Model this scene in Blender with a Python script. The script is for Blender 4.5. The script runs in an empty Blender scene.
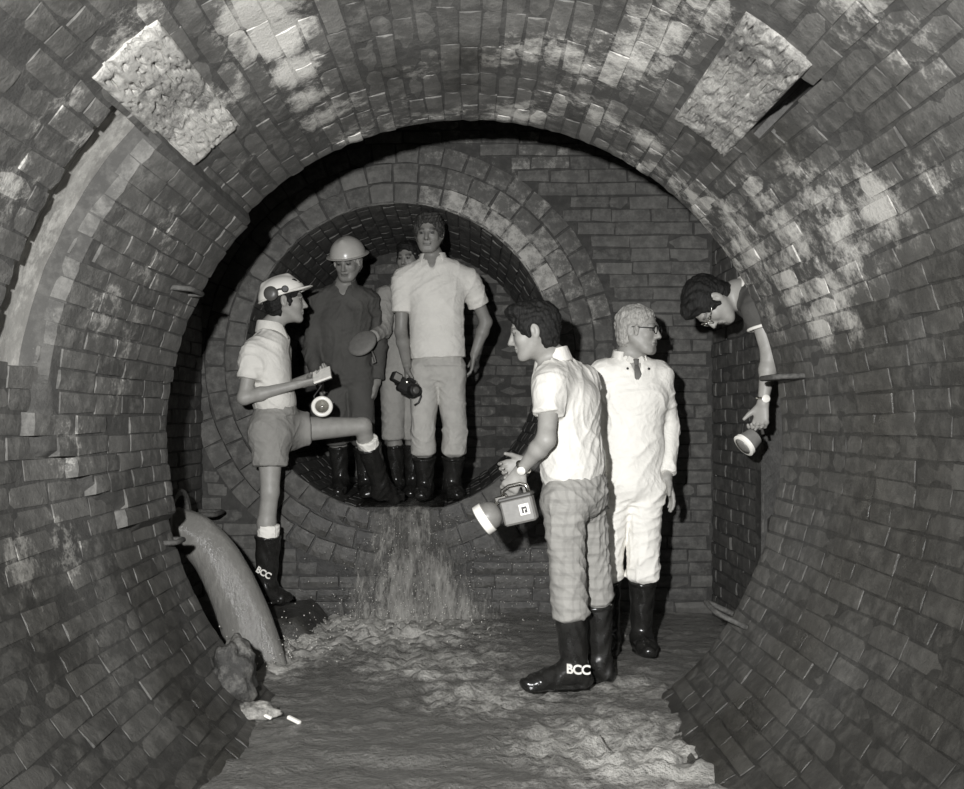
import bpy, math, random
import numpy as np
from mathutils import Vector, Matrix, noise as mnoise

random.seed(7); rng = np.random.default_rng(11)
sc = bpy.context.scene
C = sc.collection
F = 1000.0                      # focal length in pixels
CAMZ = 1.15                     # camera height over the water
VX, VY = 470.0, 420.0           # where the tunnel axis vanishes
YR = 4.2                        # depth of the rim of the near tunnel
YB = 6.0                        # depth of the chamber's end wall
XL, XR = -1.6, 1.45             # chamber side walls
TX, TZ, TR = -0.42, 1.52, 0.93  # mouth of the far tunnel

def P(px, py, Y):
    return Vector(((px-VX)*Y/F, Y, CAMZ-(py-VY)*Y/F))

# ------------------------------------------------------------------ objects
def link(o, parent=None):
    C.objects.link(o)
    if parent is not None:
        o.parent = parent
        o.matrix_parent_inverse = Matrix.Translation(-parent.location) if parent.type == 'EMPTY' else Matrix.Identity(4)
    return o
def tag(o, label=None, cat=None, group=None, kind=None):
    if label: o['label'] = label
    if cat: o['category'] = cat
    if group: o['group'] = group
    if kind: o['kind'] = kind
    return o
def empty(name, loc, label, cat, group=None):
    o = bpy.data.objects.new(name, None); o.location = loc; o.empty_display_size = .1
    C.objects.link(o); return tag(o, label, cat, group)
def mesh_np(name, v, f, mat, parent=None, smooth=True, attrs=None):
    me = bpy.data.meshes.new(name)
    v = np.asarray(v, np.float32); f = np.asarray(f, np.int32)
    me.vertices.add(len(v)); me.vertices.foreach_set('co', v.ravel())
    me.loops.add(f.size); me.loops.foreach_set('vertex_index', f.ravel())
    me.polygons.add(len(f))
    me.polygons.foreach_set('loop_start', np.arange(len(f), dtype=np.int32)*f.shape[1])
    me.update(calc_edges=True)
    me.polygons.foreach_set('use_smooth', np.full(len(f), smooth))
    for k, a in (attrs or {}).items():
        at = me.attributes.new(k, 'FLOAT_COLOR', 'POINT')
        c = np.ones((len(v), 4), np.float32); a = np.asarray(a, np.float32)
        c[:, :a.shape[1]] = a
        at.data.foreach_set('color', c.ravel())
    me.validate()
    for m in (mat if isinstance(mat, (list, tuple)) else [mat]): me.materials.append(m)
    o = bpy.data.objects.new(name, me)
    return link(o, parent)

class Acc:
    """collects polygons into one mesh"""
    def __init__(s): s.v=[]; s.f=[]; s.mi=[]; s.a=[]
    def add(s, vs, fs, mi=0, a=None):
        n=len(s.v); s.v += [tuple(p) for p in vs]
        s.f += [tuple(i+n for i in f) for f in fs]; s.mi += [mi]*len(fs)
        s.a += a if a is not None else [(0.5,0,0)]*len(vs)
    def box(s, c, sz, rot=None, bev=0.0, mi=0):
        c=Vector(c); R=rot or Matrix.Identity(3)
        hx,hy,hz=[q/2 for q in sz]; b=min(bev,hx*.9,hy*.9,hz*.9)
        if b<=0:
            vs=[c+R@Vector((x*hx,y*hy,z*hz)) for x in(-1,1) for y in(-1,1) for z in(-1,1)]
            s.add(vs,[(0,1,3,2),(4,6,7,5),(0,4,5,1),(2,3,7,6),(0,2,6,4),(1,5,7,3)],mi); return
        vs=[];idx={}
        for x in(-1,1):
            for y in(-1,1):
                for z in(-1,1):
                    for k,(ox,oy,oz) in enumerate(((0,b,b),(b,0,b),(b,b,0))):
                        idx[(x,y,z,k)]=len(vs)
                        vs.append(c+R@Vector((x*(hx-ox),y*(hy-oy),z*(hz-oz))))
        fs=[]
        for x in(-1,1): fs.append([idx[(x,y,z,0)] for y,z in((-1,-1),(1,-1),(1,1),(-1,1))][::x])
        for y in(-1,1): fs.append([idx[(x,y,z,1)] for x,z in((-1,-1),(-1,1),(1,1),(1,-1))][::y])
        for z in(-1,1): fs.append([idx[(x,y,z,2)] for x,y in((-1,-1),(1,-1),(1,1),(-1,1))][::z])
        for y in(-1,1):
            for z in(-1,1): fs.append([idx[(-1,y,z,1)],idx[(1,y,z,1)],idx[(1,y,z,2)],idx[(-1,y,z,2)]][::-y*z])
        for x in(-1,1):
            for z in(-1,1): fs.append([idx[(x,-1,z,0)],idx[(x,1,z,0)],idx[(x,1,z,2)],idx[(x,-1,z,2)]][::x*z])
        for x in(-1,1):
            for y in(-1,1): fs.append([idx[(x,y,-1,0)],idx[(x,y,1,0)],idx[(x,y,1,1)],idx[(x,y,-1,1)]][::-x*y])
        for x in(-1,1):
            for y in(-1,1):
                for z in(-1,1): fs.append([idx[(x,y,z,k)] for k in range(3)][::x*y*z])
        s.add(vs,fs,mi)
    def tube(s, pts, r, n=10, closed=False, mi=0, flat=1.0, up=None):
        pts=[Vector(p) for p in pts]; N=len(pts)
        rs = r if isinstance(r,(list,tuple)) else [r]*N
        vs=[]; prev=None
        for i,p in enumerate(pts):
            a=pts[(i-1)%N] if (closed or i>0) else p
            b=pts[(i+1)%N] if (closed or i<N-1) else p
            t=(b-a).normalized()
            if prev is None:
                u=Vector(up) if up else (Vector((0,0,1)) if abs(t.z)<.9 else Vector((1,0,0)))
            else: u=prev
            u=(u-t*u.dot(t)).normalized(); prev=u; w=t.cross(u)
            for k in range(n):
                an=2*math.pi*k/n
                vs.append(p+(u*math.cos(an)*flat+w*math.sin(an))*rs[i])
        fs=[]
        for i in range(N if closed else N-1):
            j=(i+1)%N
            for k in range(n):
                l=(k+1)%n; fs.append((i*n+k,i*n+l,j*n+l,j*n+k))
        if not closed:
            fs.append(tuple(range(n))[::-1]); fs.append(tuple((N-1)*n+k for k in range(n)))
        s.add(vs,fs,mi)
    def lathe(s, prof, origin, axis, n=28, mi=0):
        """prof: list of (radius, distance along axis)"""
        ax=Vector(axis).normalized(); u=ax.orthogonal().normalized(); w=ax.cross(u); o=Vector(origin)
        vs=[]; fs=[]
        for r,h in prof:
            for k in range(n):
                an=2*math.pi*k/n; vs.append(o+ax*h+(u*math.cos(an)+w*math.sin(an))*max(r,1e-4))
        for i in range(len(prof)-1):
            for k in range(n):
                l=(k+1)%n; fs.append((i*n+k,i*n+l,(i+1)*n+l,(i+1)*n+k))
        fs.append(tuple(range(n))[::-1]); fs.append(tuple((len(prof)-1)*n+k for k in range(n)))
        s.add(vs,fs,mi)
    def build(s, name, mats, parent=None, smooth=False, attr=None, angle=None):
        me=bpy.data.meshes.new(name)
        me.from_pydata([tuple(p) for p in s.v],[],s.f)
        ms = mats if isinstance(mats,(list,tuple)) else [mats]
        for m in ms: me.materials.append(m)
        me.polygons.foreach_set('material_index', s.mi)
        me.polygons.foreach_set('use_smooth',[smooth]*len(s.f))
        if attr:
            at=me.attributes.new(attr,'FLOAT_COLOR','POINT')
            c=np.ones((len(s.v),4),np.float32); c[:,:3]=np.array(s.a,np.float32)
            at.data.foreach_set('color',c.ravel())
        me.update()
        if smooth and angle: me.set_sharp_from_angle(angle=math.radians(angle))
        return link(bpy.data.objects.new(name,me),parent)

# ------------------------------------------------------------------ materials
def G(v): return (v*1.025, v, v*.93, 1)
def new_mat(name):
    m=bpy.data.materials.new(name); m.use_nodes=True
    return m, m.node_tree, m.node_tree.nodes['Principled BSDF']
def nd(nt, t, **kw):
    n=nt.nodes.new(t)
    for k,v in kw.items():
        if k in n.inputs: n.inputs[k].default_value=v
        else: setattr(n,k,v)
    return n
def noise_node(nt, scale, detail=4, rough=.6, vec=None):
    n=nd(nt,'ShaderNodeTexNoise',Scale=scale,Detail=detail,Roughness=rough)
    if vec is None:
        tc=nd(nt,'ShaderNodeTexCoord'); vec=tc.outputs['Object']
    nt.links.new(vec,n.inputs['Vector']); return n
def mathn(nt, op, a, b=None, clamp=False):
    n=nt.nodes.new('ShaderNodeMath'); n.operation=op; n.use_clamp=clamp
    for i,x in enumerate((a,b)):
        if x is None: continue
        if isinstance(x,(int,float)): n.inputs[i].default_value=x
        else: nt.links.new(x,n.inputs[i])
    return n.outputs[0]
def maprange(nt, x, a, b, c, d):
    n=nt.nodes.new('ShaderNodeMapRange'); n.clamp=True
    nt.links.new(x,n.inputs[0])
    for i,v in enumerate((a,b,c,d)): n.inputs[i+1].default_value=v
    return n.outputs[0]
def mixc(nt, fac, a, b, mode='MIX'):
    n=nt.nodes.new('ShaderNodeMix'); n.data_type='RGBA'; n.blend_type=mode
    for inp,x in ((n.inputs[0],fac),(n.inputs[6],a),(n.inputs[7],b)):
        if isinstance(x,(int,float)): inp.default_value=x
        elif isinstance(x,tuple): inp.default_value=x
        else: nt.links.new(x,inp)
    return n.outputs[2]
def bump(nt, bs, h, strength=.5, dist=.01):
    b=nd(nt,'ShaderNodeBump',Strength=strength,Distance=dist)
    nt.links.new(h,b.inputs['Height']); nt.links.new(b.outputs[0],bs.inputs['Normal']); return b

def brick_mat(name, lo, hi, lime, rough=.75, mortar=False, bumps=.6, rlo=.22):
    """mask.R = fired shade of the brick, mask.G = lime crust, mask.B = damp slime and painted-in shade"""
    m,nt,bs=new_mat(name)
    at=nd(nt,'ShaderNodeAttribute',attribute_name='mask')
    sep=nt.nodes.new('ShaderNodeSeparateColor'); nt.links.new(at.outputs['Color'],sep.inputs[0])
    r,g,b=sep.outputs[0],sep.outputs[1],sep.outputs[2]
    base=mixc(nt,r,G(lo),G(hi))
    big=noise_node(nt,3.2,5,.62); mid=noise_node(nt,17,6,.7); fine=noise_node(nt,95,5,.75)
    base=mixc(nt,maprange(nt,big.outputs[0],.3,.7,.0,.75),base,G((lo+hi)*.28))
    base=mixc(nt,maprange(nt,mid.outputs[0],.44,.68,0,.7),base,G(hi*1.3))
    # lime crust broken up by noise
    s=mathn(nt,'ADD',g,mathn(nt,'MULTIPLY',mathn(nt,'SUBTRACT',mid.outputs[0],.5),1.5))
    s=mathn(nt,'ADD',s,mathn(nt,'MULTIPLY',mathn(nt,'SUBTRACT',fine.outputs[0],.5),.7))
    lf=maprange(nt,s,.26,.74,0,1)
    lf=mathn(nt,'MULTIPLY',lf,maprange(nt,g,.0,.12,0,1))
    base=mixc(nt,lf,base,G(lime))
    sp=maprange(nt,fine.outputs[0],.66,.72,0,.35); base=mixc(nt,sp,base,G(lime*.8))
    dark=mixc(nt,1.0,base,G(.34),'MULTIPLY')
    base=mixc(nt,b,base,dark)
    nt.links.new(base,bs.inputs['Base Color'])
    rr=maprange(nt,mathn(nt,'ADD',b,mathn(nt,'MULTIPLY',mid.outputs[0],.35)),.35,1.15,rough,rlo)
    nt.links.new(rr,bs.inputs['Roughness'])
    h=mathn(nt,'ADD',mathn(nt,'MULTIPLY',mid.outputs[0],1.0),mathn(nt,'MULTIPLY',fine.outputs[0],.55))
    bump(nt,bs,h,bumps,.012)
    return m
M={}
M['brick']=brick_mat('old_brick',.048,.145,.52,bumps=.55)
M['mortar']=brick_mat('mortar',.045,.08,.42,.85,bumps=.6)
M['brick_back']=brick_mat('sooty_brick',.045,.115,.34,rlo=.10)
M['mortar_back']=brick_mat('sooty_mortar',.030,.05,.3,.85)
M['stone']=brick_mat('rough_stone',.08,.19,.40,.85,bumps=1.0)
M['plaster']=brick_mat('render_band',.27,.36,.5,.7,bumps=.25)
M['silt']=brick_mat('silt',.03,.07,.2,.6,bumps=.9)

def cloth(name, v, v2=None, rough=.85, plaid=False, weave=220, soil=.0):
    m,nt,bs=new_mat(name)
    n=noise_node(nt,9,4,.6)
    c=mixc(nt,maprange(nt,n.outputs[0],.35,.7,0,1),G(v),G(v2 if v2 else v*.86))
    if plaid:
        tc=nd(nt,'ShaderNodeTexCoord'); sx=nt.nodes.new('ShaderNodeSeparateXYZ')
        nt.links.new(tc.outputs['Object'],sx.inputs[0])
        for o,sc_ in ((mathn(nt,'ADD',sx.outputs[0],sx.outputs[1]),150),(sx.outputs[2],125)):
            w=mathn(nt,'SINE',mathn(nt,'MULTIPLY',o,sc_))
            c=mixc(nt,maprange(nt,w,.35,.8,0,.24),c,G(v*.45))
    if soil>0:
        n2=noise_node(nt,14,5,.65)
        c=mixc(nt,maprange(nt,n2.outputs[0],.5,.75,0,soil),c,G(v*.5))
    nt.links.new(c,bs.inputs['Base Color'])
    bs.inputs['Roughness'].default_value=rough
    bs.inputs['Specular IOR Level'].default_value=.25
    f=noise_node(nt,weave,2,.5); g=noise_node(nt,13,4,.55); g.inputs['Distortion'].default_value=1.2
    h=mathn(nt,'ADD',mathn(nt,'MULTIPLY',f.outputs[0],.04),mathn(nt,'MULTIPLY',g.outputs[0],1.0))
    bump(nt,bs,h,.34,.025)
    return m
def plain(name, v, rough=.5, metal=0, bumpy=0, scale=40, v2=None):
    m,nt,bs=new_mat(name)
    n=noise_node(nt,scale,4,.6)
    c=mixc(nt,maprange(nt,n.outputs[0],.35,.7,0,1),G(v),G(v2 if v2 is not None else v*.8))
    nt.links.new(c,bs.inputs['Base Color'])
    bs.inputs['Roughness'].default_value=rough; bs.inputs['Metallic'].default_value=metal
    if bumpy: bump(nt,bs,n.outputs[0],bumpy,.006)
    return m
def skin_mat(name, v):
    m,nt,bs=new_mat(name)
    at=nd(nt,'ShaderNodeAttribute',attribute_name='mask')
    n=noise_node(nt,30,4,.6)
    c=mixc(nt,maprange(nt,n.outputs[0],.3,.75,0,1),G(v),G(v*.8))
    c=mixc(nt,1.0,c,at.outputs['Color'],'MULTIPLY')
    nt.links.new(c,bs.inputs['Base Color'])
    bs.inputs['Roughness'].default_value=.5
    bs.inputs['Specular IOR Level'].default_value=.35
    bump(nt,bs,n.outputs[0],.15,.004)
    return m
def hair_mat(name, v, v2):
    m,nt,bs=new_mat(name)
    tc=nd(nt,'ShaderNodeTexCoord'); mp=nd(nt,'ShaderNodeMapping'); mp.inputs['Scale'].default_value=(1,1,.25)
    nt.links.new(tc.outputs['Object'],mp.inputs[0])
    n=noise_node(nt,160,4,.7,mp.outputs[0])
    c=mixc(nt,maprange(nt,n.outputs[0],.4,.65,0,1),G(v),G(v2))
    nt.links.new(c,bs.inputs['Base Color']); bs.inputs['Roughness'].default_value=.65; bs.inputs['Specular IOR Level'].default_value=.25
    bump(nt,bs,n.outputs[0],.9,.006); return m
M['white_shirt']=cloth('white_cotton',.64,.57)
M['plaid']=cloth('checked_wool',.31,.26,plaid=True)
M['white_overall']=cloth('white_drill',.76,.69)
M['khaki_shirt']=cloth('pale_grey_cotton',.62,.55)
M['shorts']=cloth('grey_drill',.25,.21)
M['dark_overall']=cloth('dark_drill',.078,.062)
M['grey_overall']=cloth('mid_grey_drill',.30,.25,soil=.4)
M['polo']=cloth('pale_knit',.60,.54)
M['light_trouser']=cloth('pale_trouser_cloth',.40,.34,soil=.35)
M['dark_shirt']=cloth('dark_knit',.075,.06)
M['trim']=cloth('white_trim',.7)
M['sock']=cloth('white_wool',.80,.7,weave=300)
M['tie']=cloth('patterned_tie',.16,.08)
M['rubber']=plain('wet_black_rubber',.012,.22,0,.25,25,.02)
M['paint_white']=plain('white_paint',.75,.5)
M['hat_white']=plain('white_plastic',.82,.25,0,0,20,.78)
M['hat_grey']=plain('pale_alloy_shell',.42,.28,0,0,20,.38)
M['black_plastic']=plain('black_plastic',.014,.5,0,.15)
M['grey_plastic']=plain('grey_plastic',.20,.4,0,.1)
M['dark_grey']=plain('dark_grey_plastic',.08,.4)
M['metal']=plain('bright_metal',.7,.2,1.0)
M['iron']=plain('rusty_iron',.05,.8,.1,.8,60,.11)
M['glassy']=plain('lamp_glass',.75,.12)
M['paper']=plain('paper',.85,.7)
M['felt']=plain('grey_felt',.17,.8,0,.3)
M['skin_a']=skin_mat('skin_pale',.29); M['skin_b']=skin_mat('skin_tanned',.21); M['skin_c']=skin_mat('skin_mid',.29)
M['hair_dark']=hair_mat('dark_hair',.005,.020); M['hair_grey']=hair_mat('grey_hair',.22,.42)
M['hair_brown']=hair_mat('brown_hair',.018,.07)

def water_mat(name, base, foamc, rough=.16, foam_bias=0., alpha=False, s1=14, s2=55, bs_str=.6, stretch=(1,1,1)):
    m,nt,bs=new_mat(name)
    at=nd(nt,'ShaderNodeAttribute',attribute_name='mask')
    sep=nt.nodes.new('ShaderNodeSeparateColor'); nt.links.new(at.outputs['Color'],sep.inputs[0])
    tc=nd(nt,'ShaderNodeTexCoord'); mp=nd(nt,'ShaderNodeMapping'); mp.inputs['Scale'].default_value=stretch
    nt.links.new(tc.outputs['Object'],mp.inputs[0])
    a=noise_node(nt,s1,6,.65,mp.outputs[0]); b=noise_node(nt,s2,5,.7,mp.outputs[0])
    s=mathn(nt,'ADD',mathn(nt,'MULTIPLY',a.outputs[0],.9),mathn(nt,'MULTIPLY',b.outputs[0],.7))
    s=mathn(nt,'ADD',mathn(nt,'SUBTRACT',s,.80),mathn(nt,'MULTIPLY',sep.outputs[0],.55))
    f=maprange(nt,s,.12,.55,foam_bias,1)
    f=mathn(nt,'MULTIPLY',f,maprange(nt,sep.outputs[0],0,.35,.12,1))
    nt.links.new(mixc(nt,f,G(base),G(foamc)),bs.inputs['Base Color'])
    nt.links.new(maprange(nt,f,0,1,rough,.55),bs.inputs['Roughness'])
    bs.inputs['IOR'].default_value=1.33; bs.inputs['Specular IOR Level'].default_value=.5
    bump(nt,bs,mathn(nt,'ADD',a.outputs[0],mathn(nt,'MULTIPLY',b.outputs[0],.5)),bs_str,.03)
    if alpha:
        e=mathn(nt,'MULTIPLY',sep.outputs[1],1.6)
        al=mathn(nt,'ADD',mathn(nt,'MULTIPLY',mathn(nt,'SUBTRACT',s,.06),2.0),mathn(nt,'SUBTRACT',e,1.0))
        nt.links.new(maprange(nt,al,-.25,.75,.0,.85),bs.inputs['Alpha'])
    return m
M['water']=water_mat('murky_water',.15,.46,.14,bs_str=.9)
M['fall']=water_mat('falling_water',.12,.42,.12,alpha=True,s1=26,s2=90,bs_str=1.0,stretch=(1,1,.22))
M['jet']=water_mat('smooth_jet_water',.15,.24,.16,s1=8,s2=48,bs_str=.34,stretch=(1.5,1.5,.6))
M['drop']=plain('spray_glint',.8,.1)

# ------------------------------------------------------------------ brickwork
def brick(acc, mapper, a0,a1,b0,b1,h,tone,maskf,na=4,nb=3,jit=.006,deep=-.014,rel=.0014,bev=.003,jb=None):
    jb = jit if jb is None else jb
    J=[(random.uniform(-jit,jit),random.uniform(-jb,jb)) for _ in range(4)]
    tl=[random.uniform(-.0017,.0017) for _ in range(3)]
    vs=[];ms=[];g={}
    for i in range(na):
        for j in range(nb):
            s=i/(na-1); t=j/(nb-1)
            w=((1-s)*(1-t),s*(1-t),(1-s)*t,s*t)
            a=a0+(a1-a0)*s+sum(w[k]*J[k][0] for k in range(4))
            b=b0+(b1-b0)*t+sum(w[k]*J[k][1] for k in range(4))
            e=(i in(0,na-1))+(j in(0,nb-1))
            hh=h+tl[0]+tl[1]*(s-.5)+tl[2]*(t-.5)-e*bev*(.6+random.random()*.8)+random.uniform(-rel,rel)
            p=mapper(a,b,hh); g[i,j]=len(vs); vs.append(p); ms.append(maskf(p,tone))
    fs=[(g[i,j],g[i+1,j],g[i+1,j+1],g[i,j+1]) for i in range(na-1) for j in range(nb-1)]
    per=[(i,0) for i in range(na)]+[(na-1,j) for j in range(1,nb)]+[(i,nb-1) for i in range(na-2,-1,-1)]+[(0,j) for j in range(nb-2,0,-1)]
    n0=len(vs)
    for (i,j) in per:
        s=i/(na-1); t=j/(nb-1)
        w=((1-s)*(1-t),s*(1-t),(1-s)*t,s*t)
        a=a0+(a1-a0)*s+sum(w[k]*J[k][0] for k in range(4)); b=b0+(b1-b0)*t+sum(w[k]*J[k][1] for k in range(4))
        ca,cb=(a0+a1)/2,(b0+b1)/2
        a+= (a-ca)*.02; b+=(b-cb)*.03
        p=mapper(a,b,deep); vs.append(p); m_=maskf(p,tone); ms.append((m_[0]*.8,m_[1],m_[2]))
    L=len(per)
    for k in range(L):
        l=(k+1)%L; fs.append((g[per[k]],n0+k,n0+l,g[per[l]]))
    acc.add(vs,fs,0,ms)
def grid(acc, fn, nu, nv, maskf, mi=1, tone=.3):
    vs=[fn(i/nu,j/nv) for i in range(nu+1) for j in range(nv+1)]
    fs=[(i*(nv+1)+j,(i+1)*(nv+1)+j,(i+1)*(nv+1)+j+1,i*(nv+1)+j+1) for i in range(nu) for j in range(nv)]
    acc.add(vs,fs,mi,[maskf(p,tone) for p in vs])

AZ=1.10                        # height of the near tunnel's axis
def ang(px,py): return math.degrees(math.atan2(VY-py,px-VX))%360
def lerp_tab(x,tab):
    if x<=tab[0][0]: return tab[0][1]
    for (x0,y0),(x1,y1) in zip(tab,tab[1:]):
        if x<=x1: return y0+(y1-y0)*(x-x0)/(x1-x0)
    return tab[-1][1]
PROF=[(0,1.39),(2.6,1.375),(2.84,1.37),(3.02,1.372),(3.12,1.365),(3.3,1.335),(3.5,1.318),(4.2,1.305)]
def Rn(th,Y):
    r=lerp_tab(Y,PROF); d=math.degrees(th)%360
    # the lower haunches spread a little wider
    w=math.exp(-((d-232)/26)**2)*1.15+math.exp(-((d-308)/26)**2)
    r+=w*.055*min(max((Y-2.6)/1.4,0),1)
    return r
def mapN(Y,th,h):
    r=Rn(th,Y)-h
    return (r*math.cos(th), Y, AZ+r*math.sin(th))
# lime crust, and damp mixed with painted-in shade, each given where it sits on the wall
def wallpt(px,py,R=1.35):
    d=math.hypot(px-VX,py-VY-8); Y=F*R/d
    return P(px,py,Y)
def blobs(lst): return [(wallpt(x,y),r*.0046,s*1.12) for x,y,r,s in lst]
LIME=blobs([(262,8,26,1.3),(278,34,22,1.2),(292,62,20,1.2),(303,86,20,.9),(318,105,22,.9),(337,95,20,.75),(350,122,22,.7),
 (375,98,18,.5),(400,88,18,.5),(415,60,14,.8),(425,48,14,.7),(430,100,18,.6),(395,112,20,.5),(455,98,20,.55),(480,104,20,.5),(515,100,26,.85),(540,97,22,.7),(500,45,20,.6),(530,38,22,.6),(560,40,30,.5),
 (600,60,34,.5),(640,50,34,.5),(575,85,32,.48),(610,105,28,.55),(655,130,22,.85),(640,150,18,.7),(675,165,22,.65),(665,30,30,.5),(700,10,30,.45),
 (705,195,30,.62),(740,210,34,.66),(770,190,30,.5),(800,170,26,.4),(720,235,30,.6),(760,245,40,.6),(800,230,34,.58),(835,215,32,.6),(875,205,26,.75),(850,250,34,.5),
 (800,280,36,.5),(840,290,30,.55),(830,322,20,.8),(780,310,22,.6),(750,275,24,.55),(860,325,14,.7),
 (130,30,20,.5),(215,100,20,.5),(240,60,16,.25),(90,150,26,.35),(60,110,26,.25),(150,215,30,.38),(130,260,30,.36),(90,300,30,.36),(110,330,30,.38),(160,300,26,.3),(100,380,34,.25),
 (60,440,26,.3),(30,560,30,.35),(70,545,20,.45),(120,720,8,.8),(100,742,8,.8),(80,760,8,.8),(140,700,8,.6),(60,782,8,.8),
 (855,10,30,.35),(900,40,26,.3),(930,180,30,.3),(15,190,24,.35),(240,150,20,.25),(200,180,22,.2)])
WET_SHADE=blobs([(880,420,70,.8),(870,500,70,.8),(845,570,64,.8),(800,640,70,.8),(730,720,80,.9),(690,770,60,.8),(860,360,34,.7),(800,380,50,.6),(830,450,60,.55),(700,600,50,.9),(680,660,50,.9),(750,560,50,.6),
 (330,180,30,.5),(250,200,40,.45),(200,110,20,.35),(470,45,30,.6),(460,70,26,.6),(385,60,30,.4),(770,130,40,.6),(720,140,30,.5),(950,300,60,.55),(950,430,60,.55),
 (60,640,90,.6),(40,720,90,.5),(150,600,70,.6),(200,700,60,.8),(110,760,60,.5),(180,640,50,.7),(20,560,60,.3),(130,540,50,.4),(240,760,50,.8),(310,190,30,.4),(200,260,26,.25),(50,30,60,.25),(880,120,60,.3),(960,600,90,.75),(780,760,60,.7),(900,560,90,.8),(930,700,90,.75),(920,480,80,.7),(850,740,90,.7),(960,380,60,.6),(880,330,40,.6),(910,290,34,.5)])
def near_mask(p,tone):
    v=Vector(p); lime=0;wet=0
    for c,r,s in LIME:
        d2=(v-c).length_squared
        if d2<r*r*6: lime=max(lime,s*math.exp(-d2/(r*r)))
    for c,r,s in WET_SHADE:  # damp, plus darkening painted in where less light reaches the wall
        d2=(v-c).length_squared
        if d2<r*r*6: wet=max(wet,s*math.exp(-d2/(r*r)))
    low=min(max((1.0-p[2])/1.1,0),1)
    wet=min(1,max(wet,low*.55)+max(0,low-.75)*1.2)
    return (tone, min(1.3,lime*(.62+1.05*tone)), wet)
acc=Acc()
NC=118; dth=2*math.pi/NC
BLK=[(126.6,136.4,2.62,3.44),(47.4,57.2,2.70,3.50)]      # stone springers: angle, angle, depth, depth
def in_block(d,Y):
    for a0,a1,y0,y1 in BLK:
        if a0+.7<d<a1-.7 and y0+.0<Y<y1-.0: return True
    return False
def in_groove(d,Y): return 136.4<d<172 and 2.83<Y<3.12
def in_slot(d,Y):
    return (44.6+ (Y-2.75)*3.4)<d<47.5 and 2.72<Y<3.25
def skin_on(d,Y):
    """the outer skin of brick that has broken away lower down on the left"""
    if not (136<d<196 and Y>3.12): return False
    edge=lerp_tab(Y,[(3.12,183),(3.3,183),(3.45,189),(3.62,191),(3.75,196),(4.3,196)])
    return d<edge
for c in range(NC):
    th0=c*dth; d=math.degrees(th0+dth/2)
    z=AZ+1.3*math.sin(th0)
    if z<-.12: continue
    off=(0 if c%2 else .115)+random.uniform(-.02,.02)
    y=0.3-off
    while y<YR-.02:
        L=.222 if random.random()>.12 else .108
        y0,y1=y,min(y+L,YR-random.uniform(-.003,.006)); ym=(y0+y1)/2
        y+=L+.009
        if y1-y0<.035 : continue
        if in_block(d,ym) or in_slot(d,ym): continue
        if in_groove(d,ym):
            if ym<2.97 or ym>3.06: 
                if y0<2.83 and y1>2.83 and y0<2.79: y1=2.83
                elif y0>=2.79: 
                    if y1>3.12 and y1-3.12>.04: y0=3.12
                    else: continue
                else: continue
            else: continue
        elif 136.4<d<172:
            if y0<2.83<y1: y1=2.83
            if y0<3.12<y1: y0=3.12
            if y1-y0<.035: continue
        h=.0+random.gauss(0,.0013)
        if skin_on(d,ym): h+=.040
        if random.random()<.02 and ym>2: h-=.008
        tone=min(1,max(0,random.gauss(.45,.22)))
        n=4 if ym>1.9 else 2
        brick(acc,mapN,y0,y1,th0+.0034,th0+dth-.0034,h,tone,near_mask,na=max(n,3),nb=3,jit=.006,jb=.0042)
def back_shell(u,v):
    Y=.25+(YR-.25)*v; th=2*math.pi*u; d=math.degrees(th)%360
    h=-.0060+.0025*mnoise.noise(Vector((th*9,Y*9,0)))
    if skin_on(d,Y): h+=.036
    if in_groove(d,Y): h=-.10
    elif (44.0+(Y-2.75)*3.4)<d<47.6 and 2.74<Y<3.22: h=-.14
    return mapN(Y,th,h)
grid(acc,back_shell,354,100,near_mask)
near=acc.build('wall_tunnel',[M['brick'],M['mortar']],attr='mask',smooth=True,angle=38)
tag(near,'sooty brick barrel of the near tunnel closing to a round rim','tunnel wall',kind='structure')

# stone springer blocks, pitted
for bi,(a0,a1,y0,y1) in enumerate(BLK):
    A=Acc(); nu,nv=90,90
    def fn(u,v,a0=a0,a1=a1,y0=y0,y1=y1,bi=bi):
        Y=y0+(y1-y0)*v; th=math.radians(a0+(a1-a0)*u)
        q=Vector((u*3,v*5,bi*9))
        h=.014+.006*mnoise.noise(q*1.2)-.010*max(0,mnoise.noise(q*3.3+Vector((5,1,2)))-.12)*2-.012*max(0,mnoise.noise(Vector((u*26,v*22,bi*7)))-.2)*2+.0015*mnoise.noise(Vector((u*50,v*30,bi)))
        e=min(u,1-u,v,1-v)
        if e<.04: h-= .012*(1-e/.04)
        if e<=0: h=-.06
        return mapN(Y,th,h)
    def msk(p,t,bi=bi):
        q=Vector(p)
        n=mnoise.noise(q*4+Vector((bi*3,0,0)))
        hi=.75 if (bi==0 and (p[1]<2.85 or p[1]>3.2)) else (.45 if bi==0 else .42)
        return (.5+.5*n, max(0,hi+.35*n), .0)
    grid(A,fn,nu,nv,msk,mi=0)
    o=A.build('trim_%d'%(bi+1),M['stone'],attr='mask',smooth=True,angle=50)
    tag(o,('pitted pale stone block set in the brick vault, upper left','pitted pale stone block set in the brick vault, upper right')[bi],'stone block',kind='structure')
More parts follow.
